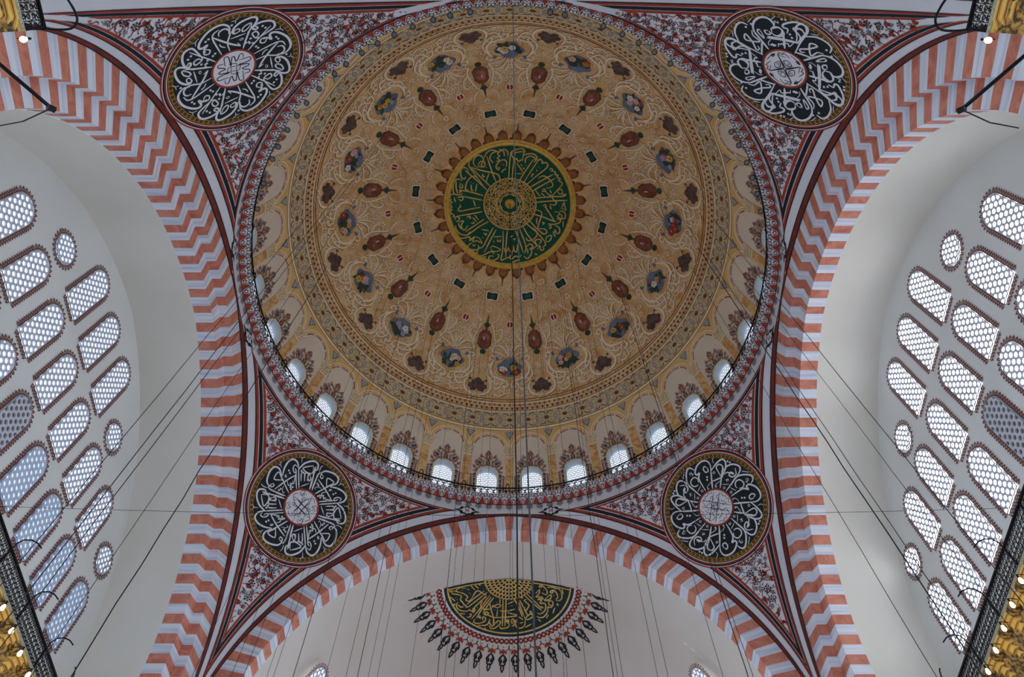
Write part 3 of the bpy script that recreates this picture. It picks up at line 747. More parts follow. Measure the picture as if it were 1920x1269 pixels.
for b in range(NB):
    tw = 11.25 * b + 5.625
    def wf(mb):
        wreath(mb, dome_local(tw, 77.6, 0.02), dome_local(tw, 77.6, 0.035))
    if abs(((tw + 180) % 360) - 180) < 150: decor('painted_wreath', wf)
    def rim(mb):
        f = lambda x, y: domep(tw + x, y, 0.02)
        o = [(-WH, 94.5), (-WH, 88)] + [(-WH * cos(pi * k / 14), WT + WH - WH * sin(pi * k / 14)) for k in range(15)] + [(WH, 88), (WH, 94.5)]
        o2 = [(x * 1.14, (y - 83) * (1.06 if y < 82 else 1) + 83) for x, y in o]
        mb.strip([[f(*p) for p in o], [f(*p) for p in o2]], 'creamline')
    decor('window_rim', rim)

# ------------------------------------------------------------------ crown medallion
def med_disc(mb):
    f = dome_polar(0.05)
    for q in range(8):
        annulus(mb, 0, 0, 4.1 * q / 8 + 0.001, 4.1 * (q + 1) / 8, f, 'green', 72)
medal = decor('green_medallion', med_disc)
def med_rim(mb):
    prof = [(4.02, 0.03), (4.03, 0.10), (4.08, 0.14), (4.13, 0.10), (4.17, 0.10), (4.21, 0.17), (4.27, 0.17), (4.31, 0.10), (4.36, 0.10), (4.41, 0.05), (4.42, 0.0)]
    rows = []
    for r, o in prof:
        f = dome_polar(o); rows.append([f(r * sin(2 * pi * k / 128), r * cos(2 * pi * k / 128)) for k in range(128)])
    mb.strip(rows, 'goldm', closed=True)
decor('gilt_rim', med_rim, medal)
def parse(k):
    return [[int(v) for v in r.split(',')] for r in STROKES[k].split('|')]


def med_text(mb):
    f = dome_polar(0.085)
    for r in parse('MED'):
        pts = [(r[i] / 100, r[i + 1] / 100) for i in range(0, len(r), 2)]
        ribbon(mb, pts, 0.085 if hypot(pts[0][0] - pts[-1][0], pts[0][1] - pts[-1][1]) > 0.12 else 0.07, f, 'goldtext', 0.6, 4)
decor('gold_inscription', med_text, medal)
def med_knot(mb):
    f = dome_polar(0.085)
    annulus(mb, 0, 0, 1.72, 1.80, f, 'goldtext', 64)
    for R_, st, n, ph in ((1.72, 5, 24, 0.0), (1.72, 8, 24, 0.13), (1.3, 4, 16, 0.1), (0.9, 3, 12, 0.0)):
        for k in range(n):
            a0 = ph + 2 * pi * k / n; a1 = a0 + 2 * pi * st / n
            ribbon(mb, [(R_ * sin(a0), R_ * cos(a0)), (R_ * sin(a1), R_ * cos(a1))], 0.032, f, 'goldtext', 0, 1)
    for r, n in ((1.5, 12), (1.15, 12), (0.7, 8)):
        for k in range(n):
            b = 2 * pi * (k + .5) / n
            annulus(mb, r * sin(b), r * cos(b), 0.085, 0.13, f, 'goldtext', 8)
decor('gold_knotwork', med_knot, medal)
def hubf(mb):
    prof = [(0.34, 0.05), (0.33, 0.12), (0.26, 0.2), (0.2, 0.24), (0.1, 0.3), (0.06, 0.45), (0.03, 0.5)]
    mb.strip([[Vector((r * sin(2 * pi * k / 24) * (1 + 0.06 * (k % 2)), r * cos(2 * pi * k / 24) * (1 + 0.06 * (k % 2)), ZC + RD - o)) for k in range(24)] for r, o in prof], 'goldm', closed=True)
decor('gilt_boss', hubf, medal)
for k in range(32):
    th = 11.25 * k + 5.6
    def tabf(mb):
        f = dome_local(th, 18.6, 0.03); f2 = dome_local(th, 18.6, 0.045)
        w = 0.3
        poly(mb, [(-w, 0.1), (w, 0.1), (w, -0.3), (w * .8, -0.5), (w * .35, -0.62), (0, -0.78 if k % 2 else -0.7), (-w * .35, -0.62), (-w * .8, -0.5), (-w, -0.3)], f, 'tab')
        poly(mb, [(-w * .7, 0.05), (w * .7, 0.05), (w * .7, -0.3), (0, -0.5), (-w * .7, -0.3)], f2, 'octred' if False else 'brownline')
        disc(mb, 0, -0.56, 0.09, f2, 'leaf', 6)
        if k % 2: poly(mb, [(-0.05, -0.7), (0.05, -0.7), (0.01, -1.2), (-0.01, -1.2)], f, 'brown')
        poly(mb, [(w, 0.1), (0.46, 0.1), (0.46, -0.1), (w, -0.14)], f, 'brown')
    decor('finial', tabf, medal)

# ------------------------------------------------------------------ cornice ring under the dome
def lathe(mb, prof, key, n=192, a0=0.0, a1=360.0):
    rows = [[Vector((r * sin(rad(a0 + (a1 - a0) * k / n)), r * cos(rad(a0 + (a1 - a0) * k / n)), z)) for k in range(n if a1 - a0 == 360 else n + 1)] for r, z in prof]
    mb.strip(rows, key, closed=(a1 - a0 == 360))
m = MB()
lathe(m, [(13.3, 37.42), (13.25, 37.45), (12.88, 37.95), (12.86, 37.96)], 'red')
lathe(m, [(12.86, 37.96), (12.86, 38.02), (13.95, 38.02)], 'white')
cornice = m.build('trim_1', smooth=False, label='painted red cornice ring at the foot of the dome', cat='cornice', kind='structure')
def corn_map(off):
    def f(x, v):           # x metres along, v 0..1 up the cornice
        th = x / 13.1
        r = 13.24 + (12.88 - 13.24) * v - off; z = 37.46 + (37.95 - 37.46) * v - off * 0.6
        return Vector((r * sin(th), r * cos(th), z))
    return f
def corn(mb):
    f = corn_map(0.02); f2 = corn_map(0.035); f3 = corn_map(0.05)
    N = 160; pit = 2 * pi * 13.1 / N
    for k in range(N):
        x = (k + .5) * pit
        poly(mb, [(x - pit * .5, 0.98), (x - pit * .44, 0.66), (x - pit * .3, 0.4), (x - pit * .2, 0.16), (x, 0.05), (x + pit * .2, 0.16), (x + pit * .3, 0.4), (x + pit * .44, 0.66), (x + pit * .5, 0.98)], f, 'letter')
        poly(mb, [(x - pit * .17, 0.42), (x - pit * .1, 0.22), (x + pit * .1, 0.22), (x + pit * .17, 0.42), (x, 0.6)], f2, 'red')
        disc(mb, x, 0.32, 0.055, f3, 'letter', 5, 0.1)
        ribbon(mb, [(x - pit * .36, 0.98), (x - pit * .2, 0.66), (x, 0.84), (x + pit * .2, 0.66), (x + pit * .36, 0.98)], 0.05, f2, 'black', 0, 2)
        ribbon(mb, [(x - pit * .4, 0.8), (x - pit * .26, 0.5), (x - pit * .15, 0.22), (x, 0.13), (x + pit * .15, 0.22), (x + pit * .26, 0.5), (x + pit * .4, 0.8)], 0.03, f2, 'black', 0, 2)
        poly(mb, [(x - pit * .08, 0.98), (x, 0.8), (x + pit * .08, 0.98)], f2, 'slate')
        poly(mb, [(x + pit * .36, 0.99), (x + pit * .5, 0.72), (x + pit * .64, 0.99)], f2, 'letter')
        poly(mb, [(x + pit * .42, 0.99), (x + pit * .5, 0.82), (x + pit * .58, 0.99)], f3, 'black')
props(decor('zigzag_painting', corn, cornice), kind='stuff')
def tass(mb):
    N = 144
    for k in range(N):
        th = 2 * pi * k / N
        P = Vector((13.23 * sin(th), 13.23 * cos(th), 37.2))
        f = at_point(P, Vector((-sin(th), -cos(th), 0)), 0.02); f2 = at_point(P, Vector((-sin(th), -cos(th), 0)), 0.03)
        poly(mb, [(-0.2, 0.23), (0.2, 0.23), (0.17, 0.1), (0.21, -0.02), (0.12, -0.15), (0, -0.24), (-0.12, -0.15), (-0.21, -0.02), (-0.17, 0.1)], f, 'grey')
        for a in range(6): disc(mb, 0.09 * cos(a * pi / 3), 0.02 + 0.09 * sin(a * pi / 3), 0.035, f2, 'slate', 5)
        poly(mb, [(-0.17, 0.235), (0.17, 0.235), (0.12, 0.17), (-0.12, 0.17)], f2, 'black')
props(decor('painted_tassels', tass, cornice), kind='stuff')

# ------------------------------------------------------------------ pendentives
TS = [TM * k / 48 for k in range(49)]
QUAD = {'UL': (-1, -1, 'behind on the left', -0.13), 'UR': (1, -1, 'behind on the right', -0.22), 'LL': (-1, 1, 'to the left of the half dome', 0.19), 'LR': (1, 1, 'to the right of the half dome', 0.23)}


BACK = 0.36
def wsc(z):
    return 0.42 + 0.58 * min(1, max(0, (z - 25.0) / 8.5))


def side_pt(t, d, front, sx, sy, off):
    """point at offset d outside an arch extrados at angle t (degrees)"""
    zz = ZS + RC * sin(rad(t)); dd = (d - (BACK if front and sy < 0 else 0)) * wsc(zz)
    h = -C_ + (RC + dd) * cos(rad(t)); z = ZS + (RC + dd) * sin(rad(t))
    r = rho(z) - off
    o = sqrt(max(r * r - h * h, 0))
    return (Vector((sx * h, sy * o, z)) if front else Vector((sx * o, sy * h, z))), h, o, z


def z_ring(d):
    return 36.5 - (d - 0.5) * 0.71


def t_range(d):
    lo = 0.0
    for k in range(800):
        t = k * 0.1
        P, h, o, z = side_pt(t, d, True, 1, 1, 0)
        if h <= o: lo = t; break
    hi = TM
    for k in range(900):
        t = TM - k * 0.1
        P, h, o, z = side_pt(t, d, True, 1, 1, 0)
        if z <= z_ring(d) and h > 0: hi = t; break
    return lo, hi


BANDS = [(0.5, 0.545, 'black'), (0.545, 0.64, 'red'), (0.67, 0.80, 'black'), (0.83, 0.93, 'red')]
for q, (sx, sy, place, tc0) in QUAD.items():
    m = MB()
    def az(a): return atan2(sx * sin(a), sy * cos(a))
    rows = []
    for t in TS:
        z = ZS + RC * sin(rad(t)); a0 = atan2(hh(z), W_)
        rows.append([pend_point(az(a0 + (pi / 2 - 2 * a0) * k / 40), z) for k in range(41)])
    for zz in (36.8, 37.45): rows.append([pend_point(az(pi / 2 * k / 40), zz) for k in range(41)])
    m.strip(rows, 'white')
    if sy < 0:
        ts = [TM * k / 60 for k in range(61)]
        m.strip([[side_pt(t, dd, True, sx, sy, 0.0)[0] for t in ts] for dd in (-1.3, -0.6, BACK + 0.05)], 'white')
    pen = m.build('pendentive', smooth=True, label='white pendentive with floral painting and calligraphy roundel, ' + place, cat='pendentive', kind='structure')
    # dark line along the arches
    m = MB()
    for front in (True, False):
        for d0, d1, key in ((-0.02, 0.03, 'black'), (0.03, 0.17, 'darkred'), (0.17, 0.21, 'black')):
            ts = [TM * k / 60 for k in range(61)]
            for d in (0,):
                bk = 0.62 if front and sy < 0 else 0
                m.strip([[side_pt(t, dd - bk, front, sx, sy, 0.02)[0] for t in ts] for dd in (d0, d1)], key)
    m.build('dark_border_line', pen)
    m = MB()
    for d0, d1, key in BANDS:
        r0, r1 = t_range(d0), t_range(d1)
        for front in (True, False):
            m.strip([[side_pt(r[0] + (r[1] - r[0]) * k / 60, d, front, sx, sy, 0.02)[0] for k in range(61)] for r, d in ((r0, d0), (r1, d1))], key)
        rws = []
        for r, d in ((r0, d0), (r1, d1)):
            P, h, o, z = side_pt(r[1], d, True, 1, 1, 0)
            a0 = atan2(h, o)
            rws.append([pend_point(az(a0 + (pi / 2 - 2 * a0) * k / 60), z, 0.02) for k in range(61)])
        m.strip(rws, key)
    m.build('painted_frame', pen)
    # floral painting
    m = MB()
    P0, no, e1, e2 = pend_frame(sx, sy)
    rnd = random.Random(40 + len(q) + ord(q[0]) + 3 * ord(q[1]))
    fl = []
    fz = z_ring(0.95)
    tries = 0
    def inside(P, mg):
        s_ = wsc(P.z)
        dS = hypot(abs(P.y) + C_, P.z - ZS) - RC; dF = hypot(abs(P.x) + C_, P.z - ZS) - RC
        if dS < 0.95 * s_ + mg or dF < (0.95 - (BACK if sy < 0 else 0)) * s_ + mg or P.z > fz - mg * .7: return False
        dd = P - P0
        return hypot(dd.dot(e1), dd.dot(e2) - tc0) > 2.95 + mg
    def frame_at(P):
        dz = (rho(P.z + .05) - rho(P.z - .05)) / .1
        rh = Vector((P.x, P.y, 0)).normalized()
        nn = -(Vector((rh.x, rh.y, -dz)).normalized())
        return at_point(P, nn, 0.02), at_point(P, nn, 0.032), at_point(P, nn, 0.042)
    def scatter(n, gap, mg, keep):
        got = []
        for _ in range(n):
            z = rnd.uniform(24.2, fz); a = rnd.uniform(0.02, pi / 2 - 0.02)
            P = pend_point(az(a), z)
            if not inside(P, mg): continue
            if any((P - k).length < gap for k in got) or any((P - k).length < g_ for k, g_ in keep): continue
            got.append(P)
        return got
    big = scatter(9000, 0.44, 0.13, [])
    small = scatter(9000, 0.25, 0.07, [(P, 0.27) for P in big])
    curls = scatter(14000, 0.25, 0.03, [(P, 0.15) for P in big] + [(P, 0.1) for P in small])
    leaves = scatter(16000, 0.15, 0.02, [(P, 0.15) for P in big] + [(P, 0.09) for P in small])
    for lst, R0 in ((big, 0.155), (small, 0.095)):
        for P in lst:
            f, f2, f3 = frame_at(P); a = rnd.uniform(0, 6.28); R_ = R0 * rnd.uniform(0.9, 1.15)
            for k in range(7):
                b_ = a + k * 2 * pi / 7
                poly(m, [rot2(p, b_) for p in ((R_ * .5, -R_ * .14), (R_ * .8, -R_ * .36), (R_ * 1.1, -R_ * .1), (R_ * 1.0, R_ * .2), (R_ * .7, R_ * .1))], f2, 'black')
            annulus(m, 0, 0, R_ * .27, R_ * .43, f2, 'black', 6)
            disc(m, 0, 0, R_ * .27, f3, 'red', 5)
    for P in curls:
        f, f2, f3 = frame_at(P); a = rnd.uniform(0, 6.28); h_ = rnd.choice((-1, 1)); k = rnd.uniform(.8, 1.25)
        def g_(u, v): return rot2((u * k, h_ * v * k), a)
        ribbon(m, [g_(-0.24, -0.02), g_(-0.12, 0.05), g_(0.0, 0.04), g_(0.1, -0.04), g_(0.2, -0.02), g_(0.23, 0.06)], 0.038, f, 'red', 0.5, 2)
        if rnd.random() < .5:
            poly(m, [g_(-0.05, 0.03), g_(0.02, 0.13), g_(0.15, 0.16), g_(0.1, 0.06), g_(0.19, -0.01), g_(0.07, -0.08), g_(-0.02, -0.03)], f, 'red')
    for P in leaves:
        f, f2, f3 = frame_at(P); a = rnd.uniform(0, 6.28); k = rnd.uniform(1.0, 1.5)
        poly(m, [rot2((u * k, v * k), a) for u, v in ((-.055, -.005), (-.01, .02), (.055, .012), (.012, -.016))], f2, 'black')
    fo = m.build('floral_painting', pen); props(fo, kind='stuff')
    # roundel
    def fm(off):
        g_ = pend_local(sx, sy, off)
        return lambda s, t: g_(s, t + tc0)
    m = MB()
    f0, f1, f2, f3 = fm(0.03), fm(0.04), fm(0.05), fm(0.06)
    for k in range(6): annulus(m, 0, 0, 0.9 + 1.62 * k / 6, 0.9 + 1.62 * (k + 1) / 6, f0, 'disc', 72)
    for r0, r1, key in ((2.50, 2.72, 'gold'), (2.72, 2.76, 'black'), (2.76, 2.79, 'letter'), (2.79, 2.86, 'red'), (2.86, 2.94, 'black'), (2.94, 2.97, 'letter'), (2.97, 3.03, 'red')):
        annulus(m, 0, 0, r0, r1, f0, key, 96)
    roundel = m.build('calligraphy_roundel', pen)
    m = MB()
    for k in range(72):
        a = 2 * pi * k / 72
        annulus(m, 2.61 * sin(a), 2.61 * cos(a), 0.03, 0.075, f1, 'black', 8)
    m.build('ring_pattern', roundel)
    m = MB()
    for r in parse(q):
        pts = [(r[i] / 100, r[i + 1] / 100 - tc0) for i in range(1, len(r), 2)]
        pxm = 0.0052 if q in ('UL', 'UR') else 0.00485
        for k in range(4):
            pk = [rot2(p, k * pi / 2) for p in pts]
            if r[0] == 0:
                disc(m, pk[0][0], pk[0][1], 0.062, f1, 'letter', 4, a0=k * .4)
            else: ribbon(m, pk, r[0] * pxm * 1.08, f1, 'letter', 0.5, 4)
    m.build('white_inscription', roundel)
    m = MB()
    for k in range(3): annulus(m, 0, 0, 0.001 + 0.86 * k / 3, 0.86 * (k + 1) / 3, f2, 'letter', 48)
    annulus(m, 0, 0, 0.86, 0.95, f2, 'red', 48)
    cen = m.build('white_centre', roundel)
    for r in parse(q + 'c'):
        pts = [(r[i] / 100, r[i + 1] / 100 - tc0) for i in range(1, len(r), 2)]
        for k in range(4 if q != 'LR' or len(pts) != 3 else 2):
            pk = [rot2(p, k * pi / 2) for p in pts]
            if r[0] == 0: disc(m, pk[0][0], pk[0][1], 0.035, f3, 'black', 5)
            else: ribbon(m, pk, r[0] * 0.0045, f3, 'black', 0.6, 3)
    # rebuild the centre with its letters
    bpy.data.objects.remove(cen)
    m.build('white_centre', roundel)
    # palmettes at the frame tips
    for front in (True, False):
        def palm(mb):
            P, h, o, z = side_pt(t_range(0.5)[1], 0.5, front, sx, sy, 0)
            d_ = 0.42
            hx = h - d_
            z2 = 36.62; r_ = rho(z2)
            Q = Vector((sx * hx, sy * sqrt(r_ * r_ - hx * hx), z2)) if front else Vector((sx * sqrt(r_ * r_ - hx * hx), sy * hx, z2))
            n_ = -Vector((Q.x, Q.y, -8.0)).normalized() if False else -Vector((Q.x, Q.y, 0)).normalized()
            fa, fb = at_point(Q, n_, 0.03), at_point(Q, n_, 0.045)
            o_ = [(x * 1.25, y * 1.5) for x, y in [(-0.62, 0), (-0.36, 0.06), (-0.28, 0.2), (-0.1, 0.2), (0, 0.32), (0.1, 0.2), (0.28, 0.2), (0.36, 0.06), (0.62, 0), (0.36, -0.06), (0.28, -0.2), (0.1, -0.2), (0, -0.32), (-0.1, -0.2), (-0.28, -0.2), (-0.36, -0.06)]]
            poly(mb, o_, fa, 'black'); poly(mb, [(x * .6, y * .68) for x, y in o_], fb, 'letter')
            for k in range(4): poly(mb, [rot2(p, k * pi / 2 + .78) for p in ((0.02, 0), (0.1, 0.05), (0.19, 0), (0.1, -.05))], at_point(Q, n_, 0.055), 'trimred')
        decor('palmette', palm, pen)

# ------------------------------------------------------------------ striped arches
vcache = {}
def voussoir_mesh(key, prof, w):
    ck = (key, len(prof), round(w, 2))
    if ck in vcache: return vcache[ck]
    mb = MB(); n = 2
    angs = [rad(w) * (k / n - .5) for k in range(n + 1)]
    rows = [[Vector((d, (RC - off) * sin(a), (RC - off) * cos(a))) for off, d in prof] for a in angs]
    mb.strip(rows, key, closed=True)
    mb.face(rows[0][::-1], key); mb.face(rows[-1], key)
    vcache[ck] = mb.mesh('voussoir')
    return vcache[ck]


SIDE_PROF = [(0, 0), (SA, 0), (SA, SB), (SA + SC_, SB), (SA + SC_, SB + SD), (0, SB + SD)]
FRONT_PROF = [(0, 0), (FA, 0), (FA, 0.76), (0, 0.76)]


def build_arch(label, loc, rz, prof, plus, minus, tmin):
    """plus/minus: (first key, keystone width, pitch) for the two halves, stones laid from the crown down"""
    e = empty('arch', loc, rz)
    props(e, label, 'arch', None, 'structure')
    for sgn, (key, w0, pit) in ((1, plus), (-1, minus)):
        t = TM; w = w0
        while t > tmin:
            w_ = min(w, t - 0.0)
            if w_ < 0.3: break
            mid = t - w_ / 2
            if w_ < w - 1e-3: w_ = round(w_, 2)
            ang = rad(90 - mid)
            me = voussoir_mesh(key, prof, w_)
            link('voussoir', me, e, (0, -sgn * C_, 0), (-sgn * ang, 0, 0))
            t -= w_; w = pit / 2
            key = 'grey_marble' if key == 'orange' else 'orange'
    return e


P_POS = ('grey_marble', TM - 83.4, 4.39)     # half nearer the half dome
P_NEG = ('orange', TM - 83.85, 4.36)
build_arch('striped red and white arch framing the right window wall', (W_, 0, ZS), 0, SIDE_PROF, P_POS, P_NEG, 0.2)
build_arch('striped red and white arch framing the left window wall', (-W_, 0, ZS), pi, SIDE_PROF, P_NEG, P_POS, 0.2)
PF = ('orange', 1.08, 4.33)
fr = build_arch('striped red and white arch opening into the half dome', (0, W_, ZS), pi / 2, FRONT_PROF, PF, PF, 0.2)
m = MB()
ts = [TM * k / 40 for k in range(41)]
def arc_hz(off):
    R_ = RC - off; tm = math.acos(C_ / R_)
    h = [(-C_ + R_ * cos(tm * k / 40), ZS + R_ * sin(tm * k / 40)) for k in range(41)]
    return h + [(-x, z) for x, z in h[-2::-1]]
bo = arc_hz(0.85); bi = arc_hz(FA)
m.strip([[(h, -14.15, z) for h, z in bo], [(h, -14.15, z) for h, z in bi], [(h, -14.9, z) for h, z in bi]], 'orange')
m.build('arch', label='rear arch opposite the half dome, seen only at the top edge', cat='arch', kind='structure')

# ------------------------------------------------------------------ side vaults and window walls
vo = arc_hz(SA + SC_)
for sx, nm in ((-1, 'left'), (1, 'right')):
    m = MB()
    full = [(vo[0][0], 19.0)] + vo + [(vo[-1][0], 19.0)]
    xs = [W_ + SB + SD, 15.3, 16.2, 16.9, XW]
    m.strip([[(sx * x, h, z) for h, z in full] for x in xs], 'cream')
    m.build('vault', smooth=True, label='plain cream vault between the striped arch and the %s window wall' % nm, cat='vault', kind='structure')
    m = MB()
    vo2 = arc_hz(SA + SC_ - 0.05)
    half = [(h, z) for h, z in vo2 if h > 0.001]
    hs = sorted(set(round(h, 4) for h, z in half))
    rows_t = [(h, z) for h, z in sorted(half)]
    rows_t = [(-h, z) for h, z in rows_t[::-1]] + rows_t
    m.strip([[(sx * XW, h, 17.0) for h, z in rows_t], [(sx * XW, h, z) for h, z in rows_t]], 'wall')
    wall = m.build('wall_' + nm, label='grey white %s wall pierced by three rows of grille windows' % nm, cat='wall', kind='structure')

# half domes
for sg, nm in ((1, 'front'), (-1, 'rear')):
    m = MB()
    S = RCH * (pi / 2 - PSI0)
    bar = arc_hz(FA)
    ys = [W_ + 0.76 if sg > 0 else 14.9, 15.4, Y0]
    for hb in (bar,): m.strip([[(h, sg * y, z) for h, z in hb] for y in ys], 'half')
    m.strip([[halfp(-pi / 2 + pi * k / 64, S * i / 32, 0, sg) for k in range(65)] for i in range(33)], 'half')
    hd = m.build('half_dome', smooth=True, label='plain pinkish half dome ' + ('with a half round calligraphy medallion' if sg > 0 else 'behind the viewer'), cat='half dome', kind='structure')
    if sg > 0: HALF = hd

# half dome medallion
def hm(mb):
    f = half_polar(0.02); f2 = half_polar(0.035)
    for k in range(6): annulus(mb, 0, 0, 0.001 + 3.7 * k / 6, 3.7 * (k + 1) / 6, f, 'dgreen', 48, -pi / 2, pi / 2)
    annulus(mb, 0, 0, 3.45, 3.54, f2, 'goldtext', 64, -pi / 2, pi / 2)
    annulus(mb, 0, 0, 3.7, 3.8, f2, 'letter', 64, -pi / 2, pi / 2)
    for a0, a1, key in ((-3.7, 3.7, 'black'),):
        mb.strip([[f2(a0 + (a1 - a0) * k / 40, y) for k in range(41)] for y in (0.0, 0.06)], key)
    mb.strip([[f2(-3.5 + 7.0 * k / 40, y) for k in range(41)] for y in (0.12, 0.2)], 'goldtext')
hmed = decor('half_medallion', hm, HALF)
def ht(mb):
    f = half_polar(0.04)
    for r in parse('HALF'):
        pts = [(r[i] / 100, r[i + 1] / 100) for i in range(0, len(r), 2)]
        ribbon(mb, pts, 0.075, f, 'goldtext', 0.6, 4)
decor('gold_inscription', ht, hmed)
def hk(mb):
    f = half_polar(0.045); f2 = half_polar(0.06)
    annulus(mb, 0, 0, 0.001, 1.4, f, 'goldtext', 40, -pi / 2, pi / 2, rings=3)
    rnd = random.Random(9)
    for r, n in ((0.25, 4), (0.5, 8), (0.75, 12), (1.0, 16), (1.24, 20)):
        for k in range(n):
            a = -pi / 2 + pi * (k + .5) / n
            poly(mb, [(r * sin(a) + p[0], r * cos(a) + p[1]) for p in [rot2(q_, -a) for q_ in ((-.07, -.03), (0, -.1), (.07, -.03), (.05, .07), (-.05, .07))]], f2, 'black')
            b = a + pi / n / 2
            disc(mb, (r + .12) * sin(b), (r + .12) * cos(b), 0.035, f2, 'black', 4)
decor('gold_lattice', hk, hmed)
def hchain(mb):
    f = half_polar(0.02); f2 = half_polar(0.03)
    N = 44
    for ph in (0, pi):
        pts = []
        for k in range(N * 6 + 1):
            a = -pi / 2 + pi * k / (N * 6); r = 3.98 + 0.12 * sin(k / 6 * pi + ph)
            pts.append((r * sin(a), r * cos(a)))
        ribbon(mb, pts, 0.1, f, 'red', 0, raw=True)
    for k in range(N + 1):
        a = -pi / 2 + pi * k / N
        disc(mb, 3.98 * sin(a), 3.98 * cos(a), 0.04, f2, 'black', 5)
        b = a + pi / N / 2
        for r in (3.85, 4.13): disc(mb, r * sin(b), r * cos(b), 0.035, f2, 'black', 4)
decor('red_chain_border', hchain, hmed)
for k in range(22):
    a = -pi / 2 + pi * k / 21
    def fin(mb):
        g0, g1 = half_polar(0.02), half_polar(0.03)
        def fr_(g_):
            def q_(s, t):
                x, y = rot2((s, t), -a)
                return g_(x, max(y, 0.0))
            return q_
        f, f2 = fr_(g0), fr_(g1)
        sides = (1,) if k == 0 else ((-1,) if k == 21 else (-1, 1))
        for mr in sides:
            ribbon(mb, [(mr * 0.33, 4.22), (mr * 0.3, 4.42), (mr * 0.1, 4.55)], 0.045, f, 'black', 0.4, 3)
            poly(mb, [(0, 4.42), (mr * 0.08, 4.5), (mr * 0.24, 4.6), (mr * 0.2, 4.74), (mr * 0.1, 4.66), (0, 4.74)], f, 'red')
            ribbon(mb, [(0, 4.74), (mr * 0.14, 4.92), (mr * 0.21, 5.08), (mr * 0.08, 5.2), (mr * 0.1, 5.0)], 0.115, f2, 'black', 0.5, 3)
            ribbon(mb, [(mr * 0.02, 5.15), (mr * 0.16, 5.25), (mr * 0.06, 5.42)], 0.1, f2, 'black', 0.5, 3)
            ribbon(mb, [(0, 5.32), (mr * 0.09, 5.5), (0, 5.78)], 0.08, f2, 'black', 0.4, 3)
        disc(mb, 0, 4.32, 0.04, f, 'black', 5)
    decor('palmette_finial', fin, hmed)

# ------------------------------------------------------------------ wall windows
def border_mesh(outl, closed_round=False):
    """toothed maroon border around an opening"""
    mb = MB(); pts = outl + [outl[0]]
    # resample perimeter
    per = []; tot = 0
    for i in range(len(pts) - 1): tot += hypot(pts[i + 1][0] - pts[i][0], pts[i + 1][1] - pts[i][1])
    n = int(tot / 0.14); step = tot / n; acc = 0; i = 0; seg0 = 0
    cum = [0]
    for i in range(len(pts) - 1): cum.append(cum[-1] + hypot(pts[i + 1][0] - pts[i][0], pts[i + 1][1] - pts[i][1]))
    def at(s):
        s %= tot
        for i in range(len(pts) - 1):
            if s <= cum[i + 1] + 1e-9 and cum[i + 1] > cum[i]:
                k = (s - cum[i]) / (cum[i + 1] - cum[i])
                a, b = pts[i], pts[i + 1]; l = cum[i + 1] - cum[i]
                return (a[0] + k * (b[0] - a[0]), a[1] + k * (b[1] - a[1])), ((b[1] - a[1]) / l, -(b[0] - a[0]) / l)
        return pts[-1], (0, -1)
    f = lambda s, t: Vector((s, -0.012, t)); f2 = lambda s, t: Vector((s, -0.03, t))
    def out(s, d):
        p, nn = at(s); return (p[0] + nn[0] * d, p[1] + nn[1] * d)
    base = [at(step * k * 0.5)[0] for k in range(2 * n + 1)]
    mb.strip([[f(*out(step * k * .5, 0.05)) for k in range(2 * n + 1)], [f(*out(step * k * .5, 0.085)) for k in range(2 * n + 1)]], 'trimred')
    mb.strip([[f2(*out(step * k * .5, -0.01)) for k in range(2 * n + 1)], [f2(*out(step * k * .5, 0.03)) for k in range(2 * n + 1)]], 'grille')
    for k in range(n):
        s = step * (k + .5)
        p, nn = at(s); tx = (-nn[1], nn[0])
        def L(u, v): return (p[0] + tx[0] * u + nn[0] * v, p[1] + tx[1] * u + nn[1] * v)
        o = [(-.062, .08), (-.064, .17), (0, .275), (.064, .17), (.062, .08)]
        i_ = [(-.026, .085), (-.028, .15), (0, .19), (.028, .15), (.026, .085)]
        mb.strip([[f(*L(*q_)) for q_ in o], [f(*L(*q_)) for q_ in i_]], 'trimred')
    return mb.mesh('painted_border')


ROWS = {  # kind: (outline, base height)
    'top': (outline_arch(1.14, 3.05), 29.76),
    'middle': (outline_arch(1.14, 2.62), 26.48),
    'bottom': (outline_arch(1.16, 2.68), 23.22),
    'top_round': ([(0.58 * cos(2 * pi * k / 24), 0.58 * sin(2 * pi * k / 24)) for k in range(24)], 30.4),
    'middle_round': ([(0.56 * cos(2 * pi * k / 24), 0.56 * sin(2 * pi * k / 24)) for k in range(24)], 27.48),
}
wm = {}
for k, (o, z) in ROWS.items():
    g, panes = window_meshes(o, 0.268 if 'round' not in k else 0.25, 0.092 if 'round' not in k else 0.085, 0.06, None)
    wm[k] = (g.mesh('grille'), panes, border_mesh(o), z)
pane_cache = {}
def pane_mesh(full, c, pc, key, rh):
    ck = (key, round(rh, 3)) if full else (key, tuple((round(p[0] - c[0], 3), round(p[1] - c[1], 3)) for p in pc))
    if ck not in pane_cache:
        mb = MB(); mb.face([(p[0] - c[0], 0, p[1] - c[1]) for p in pc], key); pane_cache[ck] = mb.mesh('pane')
    return pane_cache[ck]


